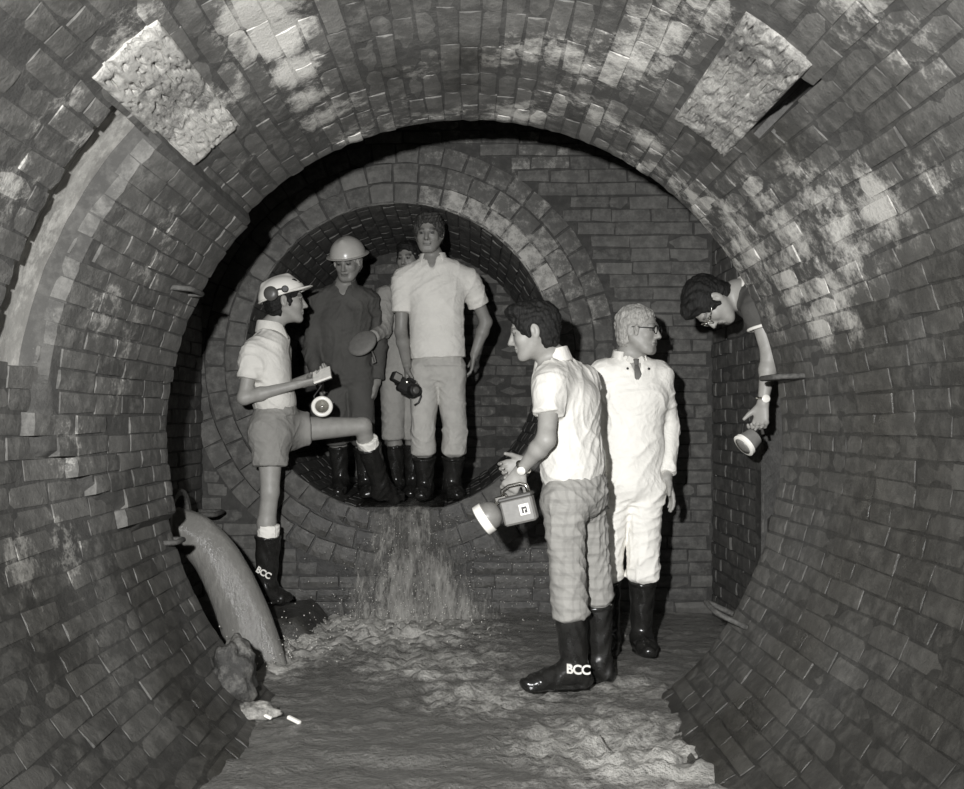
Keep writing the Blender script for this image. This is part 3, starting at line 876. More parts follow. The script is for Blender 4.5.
def boot(parent,knee,ankle,toe,top,mat=None,wide=1.0,h=.006):
    """rubber boot; `top` = fraction from knee to ankle where the shaft begins"""
    knee,ankle,toe=Vector(knee),Vector(ankle),Vector(toe)
    st=knee.lerp(ankle,top); ax=(ankle-knee).normalized()
    fw=(toe-ankle); fw=(fw-ax*fw.dot(ax)).normalized()
    heel=ankle+ax*.055-fw*.035; ball=toe-fw*.05
    pts=[st,ankle,toe,heel]
    lo=[min(p[i] for p in pts)-.09 for i in range(3)]; hi=[max(p[i] for p in pts)+.09 for i in range(3)]
    Fd=Field(lo,hi,h); side=ax.cross(fw)
    mid=st.lerp(ankle,.5)
    Fd.econe(st,ankle,side,.064*wide,.070*wide,.048,.056,.01,cap=.006)
    Fd.cone(ankle,heel,.050,.040,.02)
    Fd.cone(ankle+fw*.01,ankle.lerp(toe,.55)+ax*.005,.046,.036,.03)
    Fd.econe(ankle+ax*.03,ball+ax*.0,side,.042,.046,.048,.036,.03)
    Fd.econe(ball,toe,side,.048,.034,.036,.026,.02)
    # welt and sole
    sl=lambda p:p+ax*.0
    sole_a=heel+ax*.030; sole_b=toe+ax*.014
    Fd.econe(sole_a,sole_b,side,.040,.012,.046,.012,.006)
    Fd.econe(st-ax*.002,st+ax*.010,side,.068*wide,.074*wide,.068*wide,.074*wide,.002,cap=.004)
    v,f=Fd.mesh(); 
    n=vnormals(v,f); p=v
    v=v+n*(.0022*np.sin(p[:,2]*60+4*np.sin(p[:,0]*30+p[:,1]*21)))[:,None]
    return mesh_np('boot',v,f,mat or M['rubber'],parent)

def bounds(pts,m):
    return [min(p[i] for p in pts)-m for i in range(3)],[max(p[i] for p in pts)+m for i in range(3)]

def make_person(S):
    base=S['base']
    root=empty('person',base,S['label'],'person')
    J={k:(P(*v) if not isinstance(v,Vector) else v) for k,v in S['J'].items()}
    J['neck']=J['neck']-Vector((0,0,.0)); fr=nrm(S['front']); sp=(J['neck']-J['pel']).normalized()
    left=sp.cross(fr).normalized(); fr=left.cross(sp).normalized()
    hs,hf,hu=frame(S['look'],S.get('up',(0,0,1))); hc=J['head']; k=S.get('size',1.0); b=S.get('bulk',1.0)
    S['hf']=(hs,hf,hu,hc)
    pts=[J[n] for n in J if n!='head']+[hc+hu*.14,hc+hf*.14,hc-hf*.13,hc-hu*.13,hc+hs*.12,hc-hs*.12]
    for q in'LR': 
        if J['wr'+q]: pts.append(J['wr'+q]+nrm(S.get('hd'+q,(0,0,-1)))*.2)
    lo,hi=bounds(pts,.10)
    B=Field(lo,hi,S.get('res',.0055))
    # trunk
    ch=J['chest']
    B.econe(J['neck']-sp*.07,ch-sp*.02,left,.135*b,.085*b,.150*b,.100*b,.05)
    B.econe(ch-sp*.02,J['pel'],left,.145*b,.098*b,.140*b,.095*b,.05)
    hb=hc-hu*.045-hf*.020
    B.cone(hb,J['neck']+sp*.01,.050,.058,.025); B.cone(J['neck'],J['neck']-sp*.05,.06,.08,.04)
    head(B,hc,hs,hf,hu,k)
    for q,sg in(('L',1),('R',-1)):
        sh,el,wr=J['sh'+q],J['el'+q],J['wr'+q]
        B.cone(J['neck']-sp*.03,sh,.052,.050,.04)
        B.cone(sh,el,.047*b,.037*b,.03); 
        m=el.lerp(wr,.3); B.cone(el,m,.037*b,.040*b,.02); B.econe(m,wr,left,.038*b,.036*b,.026,.022,.015)
        hd=S.get('hd'+q,None)
        if hd is None: hd=(wr-el)
        hand(B,wr,hd,S.get('hn'+q,left*(-sg)),S.get('cu'+q,.5),S.get('ts'+q,1))
        hp,kn,an,to=J['hip'+q],J['kn'+q],J['an'+q],J['to'+q]
        B.cone(J['pel'],hp,.09,.088*b,.05); B.cone(hp,kn,.082*b,.052*b,.03)
        m=kn.lerp(an,.32)-fr*.012; B.cone(kn,m,.050*b,.052*b,.02); B.cone(m,an,.052*b,.036,.02)
        B.cone(an,an.lerp(to,.45)+(an-kn).normalized()*.03,.030,.016,.01)
    v,f=B.mesh()
    mask=head_mask(v,hc,hs,hf,hu,k,S.get('brow',.35))
    mesh_np('body',v,f,S['skin'],root,attrs={'mask':mask})
    if S.get('hair'): 
        hair_mesh('hair',hc,hs,hf,hu,S['hair'][1],root,S['hair'][0],k,S.get('seed',1))
    # boots
    boots=[]
    for q in'LR':
        bt=boot(root,J['kn'+q],J['an'+q],J['to'+q],S.get('bt'+q,S.get('bt',.45)),wide=S.get('bw',1.0)); boots.append(bt)
    S['root']=root; S['JJ']=J; S['left']=left; S['fr']=fr; S['sp']=sp; S['boots']=boots
    return S

def torso_garment(S,name,mat,hem,sleeve,k=1.0,vneck=0,amp=.004,h=.0065,legs=None,seed=1,belly=0,full=False,cuff=False,loose=1.0,tuck=0):
    """shirt (legs None) or one-piece overall (legs = list of hem fractions knee->ankle)"""
    J,left,fr,sp,root=S['JJ'],S['left'],S['fr'],S['sp'],S['root']; b=S.get('bulk',1.0)
    pts=[J['neck'],J['chest'],J['pel'],J['elL'],J['elR'],J['wrL'],J['wrR'],J['hipL'],J['hipR']]
    if legs: pts+= [J['knL'],J['knR'],J['anL'],J['anR']]
    lo,hi=bounds(pts,.22); Fd=Field(lo,hi,h)
    ch=J['chest']; hemp=hem
    waist=ch.lerp(J['pel'],.62)
    Fd.econe(J['neck']-sp*.085,ch,left,.165*b,.100*b,.172*b,.122*b,.04)
    Fd.econe(ch,waist,left,.170*b,.122*b,.155*b*loose,.118*b*loose,.04)
    if legs or not hemp: Fd.econe(waist,J['pel'],left,.155*b*loose,.118*b,.165*b,.125*b,.04)
    else: Fd.econe(waist,hemp,left,.150*b*loose,.113*b*loose,(.160-.016*tuck)*b*loose,(.122-.014*tuck)*b*loose,.015,cap=.012)
    if tuck: Fd.econe(waist.lerp(hemp,.45),waist.lerp(hemp,.75),left,.158*b*loose,.122*b*loose,.160*b*loose,.122*b*loose,.02)
    if belly: Fd.ell(waist+fr*.05,[left,fr,sp],(.12*b,.09,.13),.05)
    Fd.cone(J['neck']-sp*.015,J['neck']-sp*.05,.068,.09,.03)
    for q in'LR':
        sh,el,wr=J['sh'+q],J['el'+q],J['wr'+q]
        Fd.cone(J['neck']-sp*.045,sh,.060,.064*b,.04)
        if sleeve<=1:
            e=sh.lerp(el,sleeve); Fd.cone(sh.lerp(ch,.25),sh.lerp(el,.25),.070*b,.066*b,.05); Fd.econe(sh,e,left,.064*b,.064*b,.066*b,.066*b,.03,cap=.010)
        else:
            Fd.cone(sh,el,.064*b,.055*b,.03); e=el.lerp(wr,sleeve-1)
            Fd.econe(el,e,left,.054*b,.054*b,.043*b,.043*b,.02,cap=.008)
            Fd.econe(e-(wr-el).normalized()*.03,e,left,.045*b,.045*b,.045*b,.045*b,.003,cap=.005)
    if legs: leg_parts(Fd,S,legs,b)
    # neck opening
    if vneck:
        n0=J['neck']+fr*.075+sp*.03
        Fd.cone(n0,J['neck']+fr*.125-sp*vneck,.042,.006,.004,'sub')
    Fd.econe(J['neck']-sp*.01,J['neck']+sp*.12,left,.062,.062,.066,.066,.003,'sub')
    v,f=Fd.mesh(); v=folds(v,f,amp,seed)
    return mesh_np(name,v,f,mat,root)
def leg_parts(Fd,S,legs,b,loose=1.0):
    J,left=S['JJ'],S['left']
    for q,t in zip('LR',legs):
        hp,kn,an=J['hip'+q],J['kn'+q],J['an'+q]
        Fd.cone(J['pel'],hp,.110*b,.104*b*loose,.04)
        if t<0:       # shorts: hem on the thigh
            Fd.cone(J['hipL'],J['hipR'],.122*b,.118*b,.03)
            e=hp.lerp(kn,-t); Fd.econe(hp,e,left,.108*b,.108*b,.104*b,.104*b,.04,cap=.012)
        else:
            Fd.cone(hp,kn,.098*b*loose,.074*b*loose,.014); e=kn.lerp(an,t)
            Fd.econe(kn,e,left,.076*b*loose,.076*b*loose,.080*b*loose,.080*b*loose,.012,cap=.03)
def trousers(S,mat,legs,top,name='trousers',amp=.004,seed=3,loose=1.0,h=.0065):
    J,left,fr,sp,root=S['JJ'],S['left'],S['fr'],S['sp'],S['root']; b=S.get('bulk',1.0)
    lo,hi=bounds([top,J['pel'],J['hipL'],J['hipR'],J['knL'],J['knR'],J['anL'],J['anR']],.2); Fd=Field(lo,hi,h)
    Fd.econe(top,J['pel'],left,.146*b,.108*b,.160*b,.118*b,.04,cap=.008)
    Fd.ell(J['pel']-fr*.045-sp*.03,[left,fr,sp],(.135*b,.09*b,.105),.05)
    leg_parts(Fd,S,legs,b,loose)
    v,f=Fd.mesh(); v=folds(v,f,amp,seed)
    return mesh_np(name,v,f,mat,root)
def collar(S,mat,rise=.035,wing=.07,open_=0.9,name='collar',r=.067,drop=.0,lay=.012):
    """turned-down collar: a band around the neck with two pointed wings"""
    J,left,fr,sp,root=S['JJ'],S['left'],S['fr'],S['sp'],S['root']; c=J['neck']+sp*(.012+drop)
    A=Acc(); n=26; vs=[];fs=[]
    for i in range(n+1):
        t=-math.pi+open_*.5+(2*math.pi-open_)*i/n     # opening faces front
        t=math.pi/2+open_*.5+(2*math.pi-open_)*i/n
        dr=left*math.cos(t)+fr*math.sin(t)
        e=min(i,n-i)/n
        w=wing*max(0,1-e*4.5)
        fwd=(.5+.5*math.sin(t))
        top=c+dr*r*.92+sp*(rise*(1-.75*fwd)); fold=c+dr*(r+.006)+sp*(rise*(1-.75*fwd)+.004)
        bot=c+dr*(r+.020+w*.35)+sp*(-.016-fwd*.020-w*.65)
        bot2=c+dr*(r+.016+w*.30)+sp*(-.022-fwd*.022-w*.65)
        vs+=[top-sp*.02,top,fold,bot,bot2]
    for i in range(n):
        for k in range(4): fs.append((i*5+k,(i+1)*5+k,(i+1)*5+k+1,i*5+k+1))
    A.add(vs,fs)
    o=A.build(name,mat,root,smooth=True,angle=60)
    so=o.modifiers.new('s','SOLIDIFY'); so.thickness=.004; so.offset=0
    return o
def ring(parent,name,c,ax,r0,r1,mat,n=28,flat=1.0,up=None):
    A=Acc(); ax=nrm(ax); u=Vector(up) if up else ax.orthogonal(); u=(u-ax*u.dot(ax)).normalized(); w=ax.cross(u)
    A.tube([Vector(c)+(u*math.cos(2*math.pi*i/n)*flat+w*math.sin(2*math.pi*i/n))*r0 for i in range(n)],r1,8,closed=True)
    return A.build(name,mat,parent,smooth=True)
def socks(S,q,t0,t1,ex=.012):
    J=S['JJ']; kn,an=J['kn'+q],J['an'+q]; a=kn.lerp(an,t0); b_=kn.lerp(an,t1); lo,hi=bounds([a,b_],.09); Fd=Field(lo,hi,.004)
    Fd.econe(a,b_,S['left'],.050+ex,.050+ex,.046+ex,.046+ex,.002,cap=.006)
    v,f=Fd.mesh(); v=folds(v,f,.002,5,120); return mesh_np('sock',v,f,M['sock'],S['root'])
def watch(S,q,t=.92):
    J=S['JJ']; el,wr=J['el'+q],J['wr'+q]; c=el.lerp(wr,t); ax=(wr-el).normalized()
    o=ring(S['root'],'wristwatch',c,ax,.031,.0055,M['metal'])
    tow=Vector((0,-1,0)); tow=(tow-ax*tow.dot(ax)).normalized()
    A=Acc(); A.lathe([(.017,0),(.018,.003),(.018,.009),(.015,.011)],c+tow*.029,tow,20); d=A.build('watch_face',M['glassy'],o,smooth=True,angle=40)
    d.matrix_parent_inverse=Matrix.Identity(4)
    return o
def glasses(S,mat,k=1.0,lens=True):
    hs,hf,hu,hc=S['hf']; L=lambda a,b,z:hc+(hs*a+hf*b+hu*z)*k
    A=Acc()
    for q in(-1,1):
        A.tube([L(q*.033+.024*math.cos(t),.104-.004*abs(math.cos(t)),.006+.019*math.sin(t)) for t in [2*math.pi*i/20 for i in range(20)]],.0024,6,closed=True)
        A.tube([L(q*.057,.100,.012),L(q*.082,.07,.012),L(q*.086,-.008,.014),L(q*.085,-.02,.0)],.0026,6)
    A.tube([L(-.010,.106,.010),L(0,.110,.013),L(.010,.106,.010)],.0024,6)
    return A.build('glasses',mat,S['root'],smooth=True)
def hard_hat(S,mat,tilt=0,full=False,k=1.0,lift=.045):
    hs,hf,hu,hc=S['hf']; I=[(1,0,0),(0,1,0),(0,0,1)]
    Fd=Field((-.16,-.18,-.06),(.16,.20,.16),.0045)
    Fd.ell((0,-.008,.0),I,(.112,.135,.112),.0)
    Fd.halfspace((0,0,-.004),(0,0,-1))
    Fd.ell((0,-.008,-.018),I,(.104,.127,.104),.0,'sub')
    if full: 
        Fd.ell((0,-.008,.012),I,(.108,.128,.108),.01); Fd.halfspace((0,0,-.004),(0,0,-1)); Fd.econe((0,-.008,.0),(0,-.008,.003),(1,0,0),.136,.160,.136,.160,.010,cap=.005)
        Fd.ell((0,-.008,-.018),I,(.104,.127,.104),.0,'sub')
    else:
        Fd.ell((0,.085,.000),I,(.082,.090,.010),.010)
        Fd.econe((0,-.008,.0),(0,-.008,.003),(1,0,0),.119,.142,.119,.142,.006,cap=.004)
        Fd.ell((0,-.008,-.018),I,(.104,.127,.104),.0,'sub')
    Fd.econe((0,-.085,.078),(0,.06,.088),(1,0,0),.014,.020,.014,.020,.03)
    v,f=Fd.mesh()
    Mx=Matrix.Rotation(math.radians(tilt),3,'X'); v=v@np.array(Mx.transposed())
    v=v+np.array((0,-.006,lift))
    w=(v*k)@np.array([list(hs),list(hf),list(hu)])+np.array(hc)
    return mesh_np('hard_hat',w,f,mat,S['root'])

exec_people=True
# --- man in white shirt holding the lantern --------------------------------
V=Vector
A_=make_person(dict(base=P(585,694,4.25)*1.0,label='person in white short-sleeved shirt and checked trousers holding a lantern',
 front=(-.88,.47,0),look=(-.95,.10,-.22),skin=M['skin_c'],hair=('wavy',M['hair_dark']),seed=3,bulk=1.0,bt=.40,
 hdL=(-.5,.1,-.8),hnL=(.2,.95,0),cuL=1.0,hdR=(-.9,0,-.3),hnR=(0,-1,0),cuR=.9,
 J=dict(head=(534,332,4.22),neck=(553,361,4.27),chest=(569,404,4.29),pel=(574,488,4.28),
  shL=(551,381,4.13),shR=(585,380,4.42),elL=(546,440,4.03),elR=(562,440,4.5),wrL=(521,470,4.12),wrR=(527,462,4.40),
  hipL=(565,502,4.19),hipR=(583,500,4.36),knL=(567,570,4.18),knR=(594,568,4.40),anL=(575,667,4.20),anR=(599,660,4.42),toL=(526,684,4.14),toR=(562,676,4.50))))
torso_garment(A_,'shirt',M['white_shirt'],P(573,476,4.28),.56,amp=.0055,seed=21,vneck=0,loose=1.06,tuck=1)
trousers(A_,M['plaid'],(.46,.34),P(571,470,4.28),amp=.005,seed=5,loose=1.0)
collar(A_,M['white_shirt'],rise=.036,wing=.03,open_=.6,r=.064)
watch(A_,'L',.90)
# --- man in white overalls ---------------------------------------------------
B_=make_person(dict(base=P(627,656,4.87),label='person in white overalls, patterned tie and glasses, looking right',
 front=(.25,-.95,0),look=(.86,-.50,-.06),skin=M['skin_c'],hair=('thin',M['hair_grey']),seed=4,brow=.6,bt=.30,bulk=1.03,
 hdL=(.25,-.1,-.95),hnL=(-1,0,0),cuL=.28,tsL=-1,hdR=(0,-.2,-1),hnR=(1,0,0),cuR=.5,
 J=dict(head=(638,331,4.84),neck=(629,359,4.88),chest=(632,398,4.88),pel=(629,480,4.88),
  shL=(659,377,4.92),shR=(603,374,4.84),elL=(668,428,4.97),elR=(597,428,4.88),wrL=(667,478,4.86),wrR=(597,478,4.74),
  hipL=(644,490,4.89),hipR=(613,490,4.88),knL=(643,558,4.86),knR=(607,558,4.87),anL=(641,636,4.90),anR=(609,636,4.92),toL=(649,652,4.74),toR=(607,652,4.78))))
torso_garment(B_,'overalls',M['white_overall'],None,1.90,legs=(.24,.24),vneck=.11,amp=.006,seed=33)
collar(B_,M['white_overall'],rise=.035,wing=.075,open_=1.5,r=.070)
hs,hf,hu,hc=B_['hf']; nk=B_['JJ']['neck']; fr=B_['fr']; sp=B_['sp']; lf=B_['left']
A=Acc()
t0=nk+fr*.083-sp*.005
A.tube([t0,t0+fr*.006-sp*.028],[.015,.010],10,flat=.5,up=fr); A.tube([t0+fr*.004-sp*.028,t0+fr*.022-sp*.07,t0+fr*.030-sp*.15],[.010,.019,.022],10,flat=.35,up=fr)
A.build('tie',M['tie'],B_['root'],smooth=True)
A=Acc(); 
for q in(-1,1):
    a=nk+lf*q*.022+fr*.088-sp*.004; A.box(nk+lf*q*.022+fr*.076-sp*.012,(.045,.012,.03),rot=Matrix([list(lf),list(fr),list(sp)]).transposed()@Matrix.Rotation(-q*.5,3,'Y'),bev=.003)
A.build('shirt_collar',M['white_shirt'],B_['root'])
A=Acc()
for q in(-1,1):
    A=Acc(); A.lathe([(.005,0),(.006,.004),(.003,.005)],nk+lf*q*.055+fr*.105-sp*.052,fr,12)
    A.build('press_stud',M['black_plastic'],B_['root'],smooth=True)
glasses(B_,M['black_plastic'])
# --- man with white helmet stepping up ------------------------------------------
C_=make_person(dict(base=P(268,606,5.55),label='person in white hard hat and shorts, one boot on the tunnel lip, taking notes',
 front=(.95,.18,0),look=(.95,.20,.05),skin=M['skin_a'],hair=('short',M['hair_dark']),seed=5,bulk=.96,btR=.46,btL=.34,
 hdL=(.8,-.5,.1),hnL=(0,-.3,.9),cuL=.7,hdR=(.9,.2,.15),hnR=(0,.4,.9),cuR=.9,tsR=-1,
 size=1.06,J=dict(head=(285,302,5.6),neck=(271,330,5.6),chest=(268,366,5.6),pel=(277,418,5.6),
  shL=(279,349,5.74),shR=(254,350,5.46),elL=(277,392,5.76),elR=(244,398,5.42),wrL=(309,377,5.60),wrR=(299,384,5.42),
  hipL=(285,430,5.68),hipR=(270,432,5.52),knL=(363,426,5.80),knR=(270,492,5.50),anL=(380,484,6.02),anR=(266,588,5.55),toL=(400,495,6.14),toR=(288,597,5.60))))
torso_garment(C_,'shirt',M['khaki_shirt'],P(275,403,5.6),.60,amp=.005,seed=41,loose=1.02,tuck=1)
trousers(C_,M['shorts'],(-.30,-.56),P(274,402,5.6),name='shorts',amp=.004,seed=8,loose=1.05)
collar(C_,M['khaki_shirt'],rise=.04,wing=.05,open_=.8)
socks(C_,'R',.34,.50); socks(C_,'L',.22,.40,.014)
hat=hard_hat(C_,M['hat_white'],tilt=17,lift=.036)
hs,hf,hu,hc=C_['hf']
A=Acc(); q=hc-hs*.112-hf*.075+hu*.035
A.lathe([(.030,-.015),(.038,-.010),(.040,.012),(.030,.022),(.012,.024)],q,-hs-hf*.3,24); d=A.build('ear_muff',M['dark_grey'],hat,smooth=True,angle=40); d.matrix_parent_inverse=Matrix.Identity(4)
A=Acc(); q=hc-hs*.118+hf*.0+hu*.058
A.lathe([(.018,-.012),(.020,.0),(.015,.010)],q,-hs,20); A.tube([q-hf*.05-hu*.006,q-hf*.03,q],.005,8); d=A.build('lamp_clip',M['black_plastic'],hat,smooth=True,angle=40); d.matrix_parent_inverse=Matrix.Identity(4)
# --- man in dark overalls with pale hard hat ---------------------------------------
D_=make_person(dict(base=P(345,495,6.5),label='person in dark overalls and pale full-brim hard hat looking down',
 front=(-.05,-1,0),look=(-.22,-.9,-.38),skin=M['skin_b'],hair=('short',M['hair_grey']),seed=6,bt=.30,bulk=1.02,
 hdL=(-.2,-.2,-1),hdR=(.3,-.3,-1),cuL=.6,cuR=.6,
 J=dict(head=(348,262,6.38),neck=(345,286,6.45),chest=(343,322,6.46),pel=(347,372,6.5),
  shL=(369,300,6.50),shR=(319,300,6.44),elL=(379,345,6.55),elR=(311,350,6.44),wrL=(377,383,6.50),wrR=(320,386,6.32),
  hipL=(359,380,6.5),hipR=(336,380,6.5),knL=(363,432,6.46),knR=(337,432,6.46),anL=(366,484,6.52),anR=(341,480,6.52),toL=(368,494,6.36),toR=(337,492,6.36))))
torso_garment(D_,'overalls',M['dark_overall'],None,1.90,legs=(.2,.2),vneck=.09,amp=.006,seed=51)
collar(D_,M['dark_overall'],rise=.03,wing=.08,open_=1.4)
hard_hat(D_,M['hat_grey'],tilt=0,full=True,lift=.040)
# --- man in grey overalls half hidden ------------------------------------------------
E_=make_person(dict(base=P(402,500,6.75),label='person in grey overalls half hidden behind the man in pale shirt',
 front=(-.4,-.9,0),look=(-.35,-.9,-.15),skin=M['skin_b'],hair=('short',M['hair_dark']),seed=9,bt=.28,
 hdR=(-.75,-.4,-.3),hnR=(.2,.5,-.8),cuR=.7,cuL=.5,
 size=.94,J=dict(head=(409,259,6.74),neck=(406,284,6.76),chest=(402,312,6.76),pel=(402,370,6.76),
  shL=(424,297,6.82),shR=(386,296,6.68),elL=(430,338,6.86),elR=(384,330,6.56),wrL=(424,372,6.8),wrR=(371,338,6.40),
  hipL=(411,378,6.78),hipR=(394,378,6.74),knL=(412,430,6.76),knR=(393,430,6.7),anL=(413,484,6.80),anR=(397,484,6.76),toL=(410,494,6.64),toR=(392,494,6.60))))
torso_garment(E_,'overalls',M['grey_overall'],None,1.88,legs=(.12,.12),vneck=.05,amp=.003,seed=61)
# --- man in pale shirt in the tunnel mouth --------------------------------------------
F_=make_person(dict(base=P(437,502,6.2),label='person in pale open-necked shirt and light trousers with curly hair, holding a camera',
 front=(-.05,-1,0),look=(-.12,-1,-.16),skin=M['skin_b'],hair=('curly',M['hair_brown']),seed=7,bt=.48,bulk=1.02,bw=1.08,
 hdR=(0,-.1,-1),hnR=(1,.1,0),cuR=.9,hdL=(-.15,.1,-1),hnL=(-1,0,0),cuL=.4,
 J=dict(head=(429,234,6.14),neck=(433,259,6.2),chest=(436,294,6.2),pel=(438,366,6.2),
  shL=(468,278,6.22),shR=(403,278,6.2),elL=(486,322,6.30),elR=(401,332,6.22),wrL=(474,355,6.30),wrR=(407,366,6.10),
  hipL=(450,374,6.2),hipR=(425,374,6.2),knL=(455,430,6.16),knR=(423,430,6.14),anL=(452,486,6.22),anR=(425,486,6.22),toL=(458,495,6.09),toR=(420,496,6.08))))
torso_garment(F_,'shirt',M['polo'],P(438,358,6.2),.62,amp=.004,seed=71,vneck=.10,loose=1.08)
trousers(F_,M['light_trouser'],(.38,.38),P(438,356,6.2),amp=.0045,seed=9,loose=.98)
collar(F_,M['polo'],rise=.03,wing=.07,open_=1.35,r=.072)
# --- man leaning out from the right --------------------------------------------------------
up=V((-1,0,.12))
G_=make_person(dict(base=V((1.86,4.62,.68)),label='person in dark T-shirt with white trim leaning out from behind the right rim',
 front=(-.1,0,-1),look=(-.14,-.10,-1),up=(-1,0,.1),skin=M['skin_a'],hair=('wavy',M['hair_dark']),seed=8,bt=.3,
 hdL=(-.12,0,-1),hnL=(-.7,-.7,0),cuL=1.0,cuR=.5,
 J=dict(head=(711,302,4.60),neck=(738,294,4.61),chest=(785,296,4.63),pel=V((1.86,4.64,1.60)),
  shL=(757,303,4.47),shR=(757,301,4.80),elL=(770,355,4.45),elR=(785,345,4.84),wrL=(763,403,4.44),wrR=(805,380,4.8),
  hipL=V((1.90,4.55,1.55)),hipR=V((1.90,4.73,1.55)),knL=V((1.84,4.54,1.16)),knR=V((1.86,4.74,1.16)),anL=V((1.93,4.54,.78)),anR=V((1.93,4.74,.78)),toL=V((1.76,4.53,.72)),toR=V((1.76,4.74,.72)))))
torso_garment(G_,'t_shirt',M['dark_shirt'],V((1.78,4.64,1.61)),.42,amp=.004,seed=81)
trousers(G_,M['dark_overall'],(.3,.3),V((1.80,4.64,1.61)),seed=13)
J=G_['JJ']
tag(ring(G_['root'],'collar_trim',J['neck']+G_['sp']*.004,G_['sp'],.076,.009,M['trim']),'white neck trim')
for q in'LR':
    tag(ring(G_['root'],'sleeve_trim',J['sh'+q].lerp(J['el'+q],.46),J['el'+q]-J['sh'+q],.064,.008,M['trim']),'white sleeve trim')
watch(G_,'L',.92)
glasses(G_,M['metal'])

# lettering on the boots: BCC
def boot_text(b,txt,pos,nrm_,size,upv=(0,0,1),roll=0):
    cu=bpy.data.curves.new('lettering','FONT'); cu.body=txt; cu.size=size; cu.extrude=.0015; cu.offset=.0016; cu.align_x='CENTER'; cu.align_y='CENTER'; cu.space_character=.92
    o=bpy.data.objects.new('tmp',cu); C.objects.link(o)
    dg=bpy.context.evaluated_depsgraph_get(); me=bpy.data.meshes.new_from_object(o.evaluated_get(dg))
    bpy.data.objects.remove(o)
    z=nrm(nrm_); u=Vector(upv); u=(u-z*u.dot(z)).normalized(); x=u.cross(z)
    m3=Matrix((x,u,z)).transposed()@Matrix.Rotation(roll,3,'Z')
    # wrap round the boot's shaft
    for v in me.vertices:
        c=v.co; r=.16; a=c.x/r
        q=Vector((math.sin(a)*r,c.y,(math.cos(a)-1)*r+c.z)); v.co=m3@q+Vector(pos)
    me.materials.clear(); me.materials.append(M['paint_white'])
    ob=bpy.data.objects.new('lettering',me); ob['label']='white letters BCC'
    link(ob,b); ob.matrix_parent_inverse=Matrix.Identity(4); return ob
boot_text(A_['boots'][0],'BCC',P(576,665,4.20)+V((.0,-.086,0)),(-.25,-1,-.05),.054)
boot_text(C_['boots'][1],'BCC',P(264,571,5.55)+V((.012,-.076,0)),(-.1,-1,0),.048,roll=-.5)

# ------------------------------------------------------------------ things held
# lantern
Lp=P(519,509,4.10); t=empty('lantern',Lp,'grey box lantern with white-rimmed lamp head hanging from the white-shirted man\'s hand','lantern')
Rz=Matrix.Rotation(math.radians(-12),3,'Z')@Matrix.Rotation(math.radians(-14),3,'Y')
def LL(x,y,z): return Lp+Rz@Vector((x,y,z))
A=Acc(); A.box(LL(.0,0,-.005),(.135,.075,.105),Rz,.008); body=A.build('battery_box',M['grey_plastic'],t)
A=Acc(); A.box(LL(0,0,.052),(.142,.082,.016),Rz,.005); A.build('lid',M['dark_grey'],t)
A=Acc(); A.tube([LL(-.055,0,.055),LL(-.050,0,.088),LL(-.02,0,.100),LL(.03,0,.100),LL(.052,0,.088),LL(.056,0,.055)],.009,10); A.build('handle',M['metal'],t,smooth=True)
A=Acc(); A.box(LL(.028,-.0385,-.004),(.042,.003,.045),Rz,.001); st=A.build('sticker',M['paper'],t)
A=Acc()
A.box(LL(.028,-.0408,-.006),(.022,.002,.026),Rz); A.build('printed_mark',M['black_plastic'],t)
A=Acc(); A.box(LL(.030,-.0420,-.004),(.010,.002,.004),Rz); A.box(LL(.027,-.0420,-.012),(.004,.002,.012),Rz); A.build('printed_numeral',M['paper'],t)
hx=LL(-.098,0,.012); dirL=Rz@Vector((-.92,-.12,-.34))
A=Acc(); A.lathe([(.022,-.01),(.044,.004),(.058,.028),(.060,.050)],hx+dirL*-.01,dirL,30); A.build('lamp_head',M['grey_plastic'],t,smooth=True,angle=40)
A=Acc(); A.lathe([(.060,.036),(.066,.038),(.066,.072),(.060,.076)],hx,dirL,30); A.build('lamp_rim',M['hat_white'],t,smooth=True,angle=40)
A=Acc(); A.lathe([(.059,.0),(.030,.003),(.004,.004)],hx+dirL*.0765,dirL,30); A.build('lens',M['glassy'],t,smooth=True,angle=40)
A=Acc(); A.box(LL(-.062,0,.058),(.05,.03,.022),Rz,.004); A.tube([LL(-.09,0,.04),LL(-.06,0,.06)],.010,8); A.build('bracket',M['metal'],t)
# camera with flash
Cp=P(408,388,6.03); t=empty('camera',Cp,'black camera with flash unit hanging from the pale-shirted man\'s hand','camera')
Rc=Matrix.Rotation(math.radians(28),3,'Y')@Matrix.Rotation(math.radians(24),3,'Z')@Matrix.Rotation(math.radians(-14),3,'X')
def CC(x,y,z): return Cp+Rc@Vector((x,y,z))
A=Acc(); A.box(CC(0,0,0),(.135,.06,.085),Rc,.012); A.build('camera_body',M['black_plastic'],t)
A=Acc(); A.lathe([(.036,0),(.038,.02),(.034,.03),(.036,.055),(.030,.06)],CC(.02,-.03,-.01),Rc@V((0,-1,0)),28); l=A.build('lens_barrel',M['black_plastic'],t,smooth=True,angle=35)
A=Acc(); A.lathe([(.027,0),(.015,.004),(.002,.005)],CC(.02,-.090,-.01),Rc@V((0,-1,0)),28); A.build('lens_glass',M['dark_grey'],t,smooth=True)
A=Acc(); A.box(CC(-.098,-.005,.022),(.060,.055,.060),Rc,.008); A.build('flash_unit',M['black_plastic'],t)
A=Acc(); A.box(CC(-.098,-.034,.022),(.046,.004,.040),Rc,.001); A.build('flash_window',M['grey_plastic'],t)
A=Acc(); A.box(CC(.0,-.0,.050),(.05,.045,.022),Rc,.006); A.build('viewfinder',M['black_plastic'],t)
A=Acc(); A.lathe([(.010,0),(.011,.012),(.008,.014)],CC(-.030,-.03,.024),Rc@V((0,-1,0)),16); A.build('dial',M['metal'],t,smooth=True,angle=40)
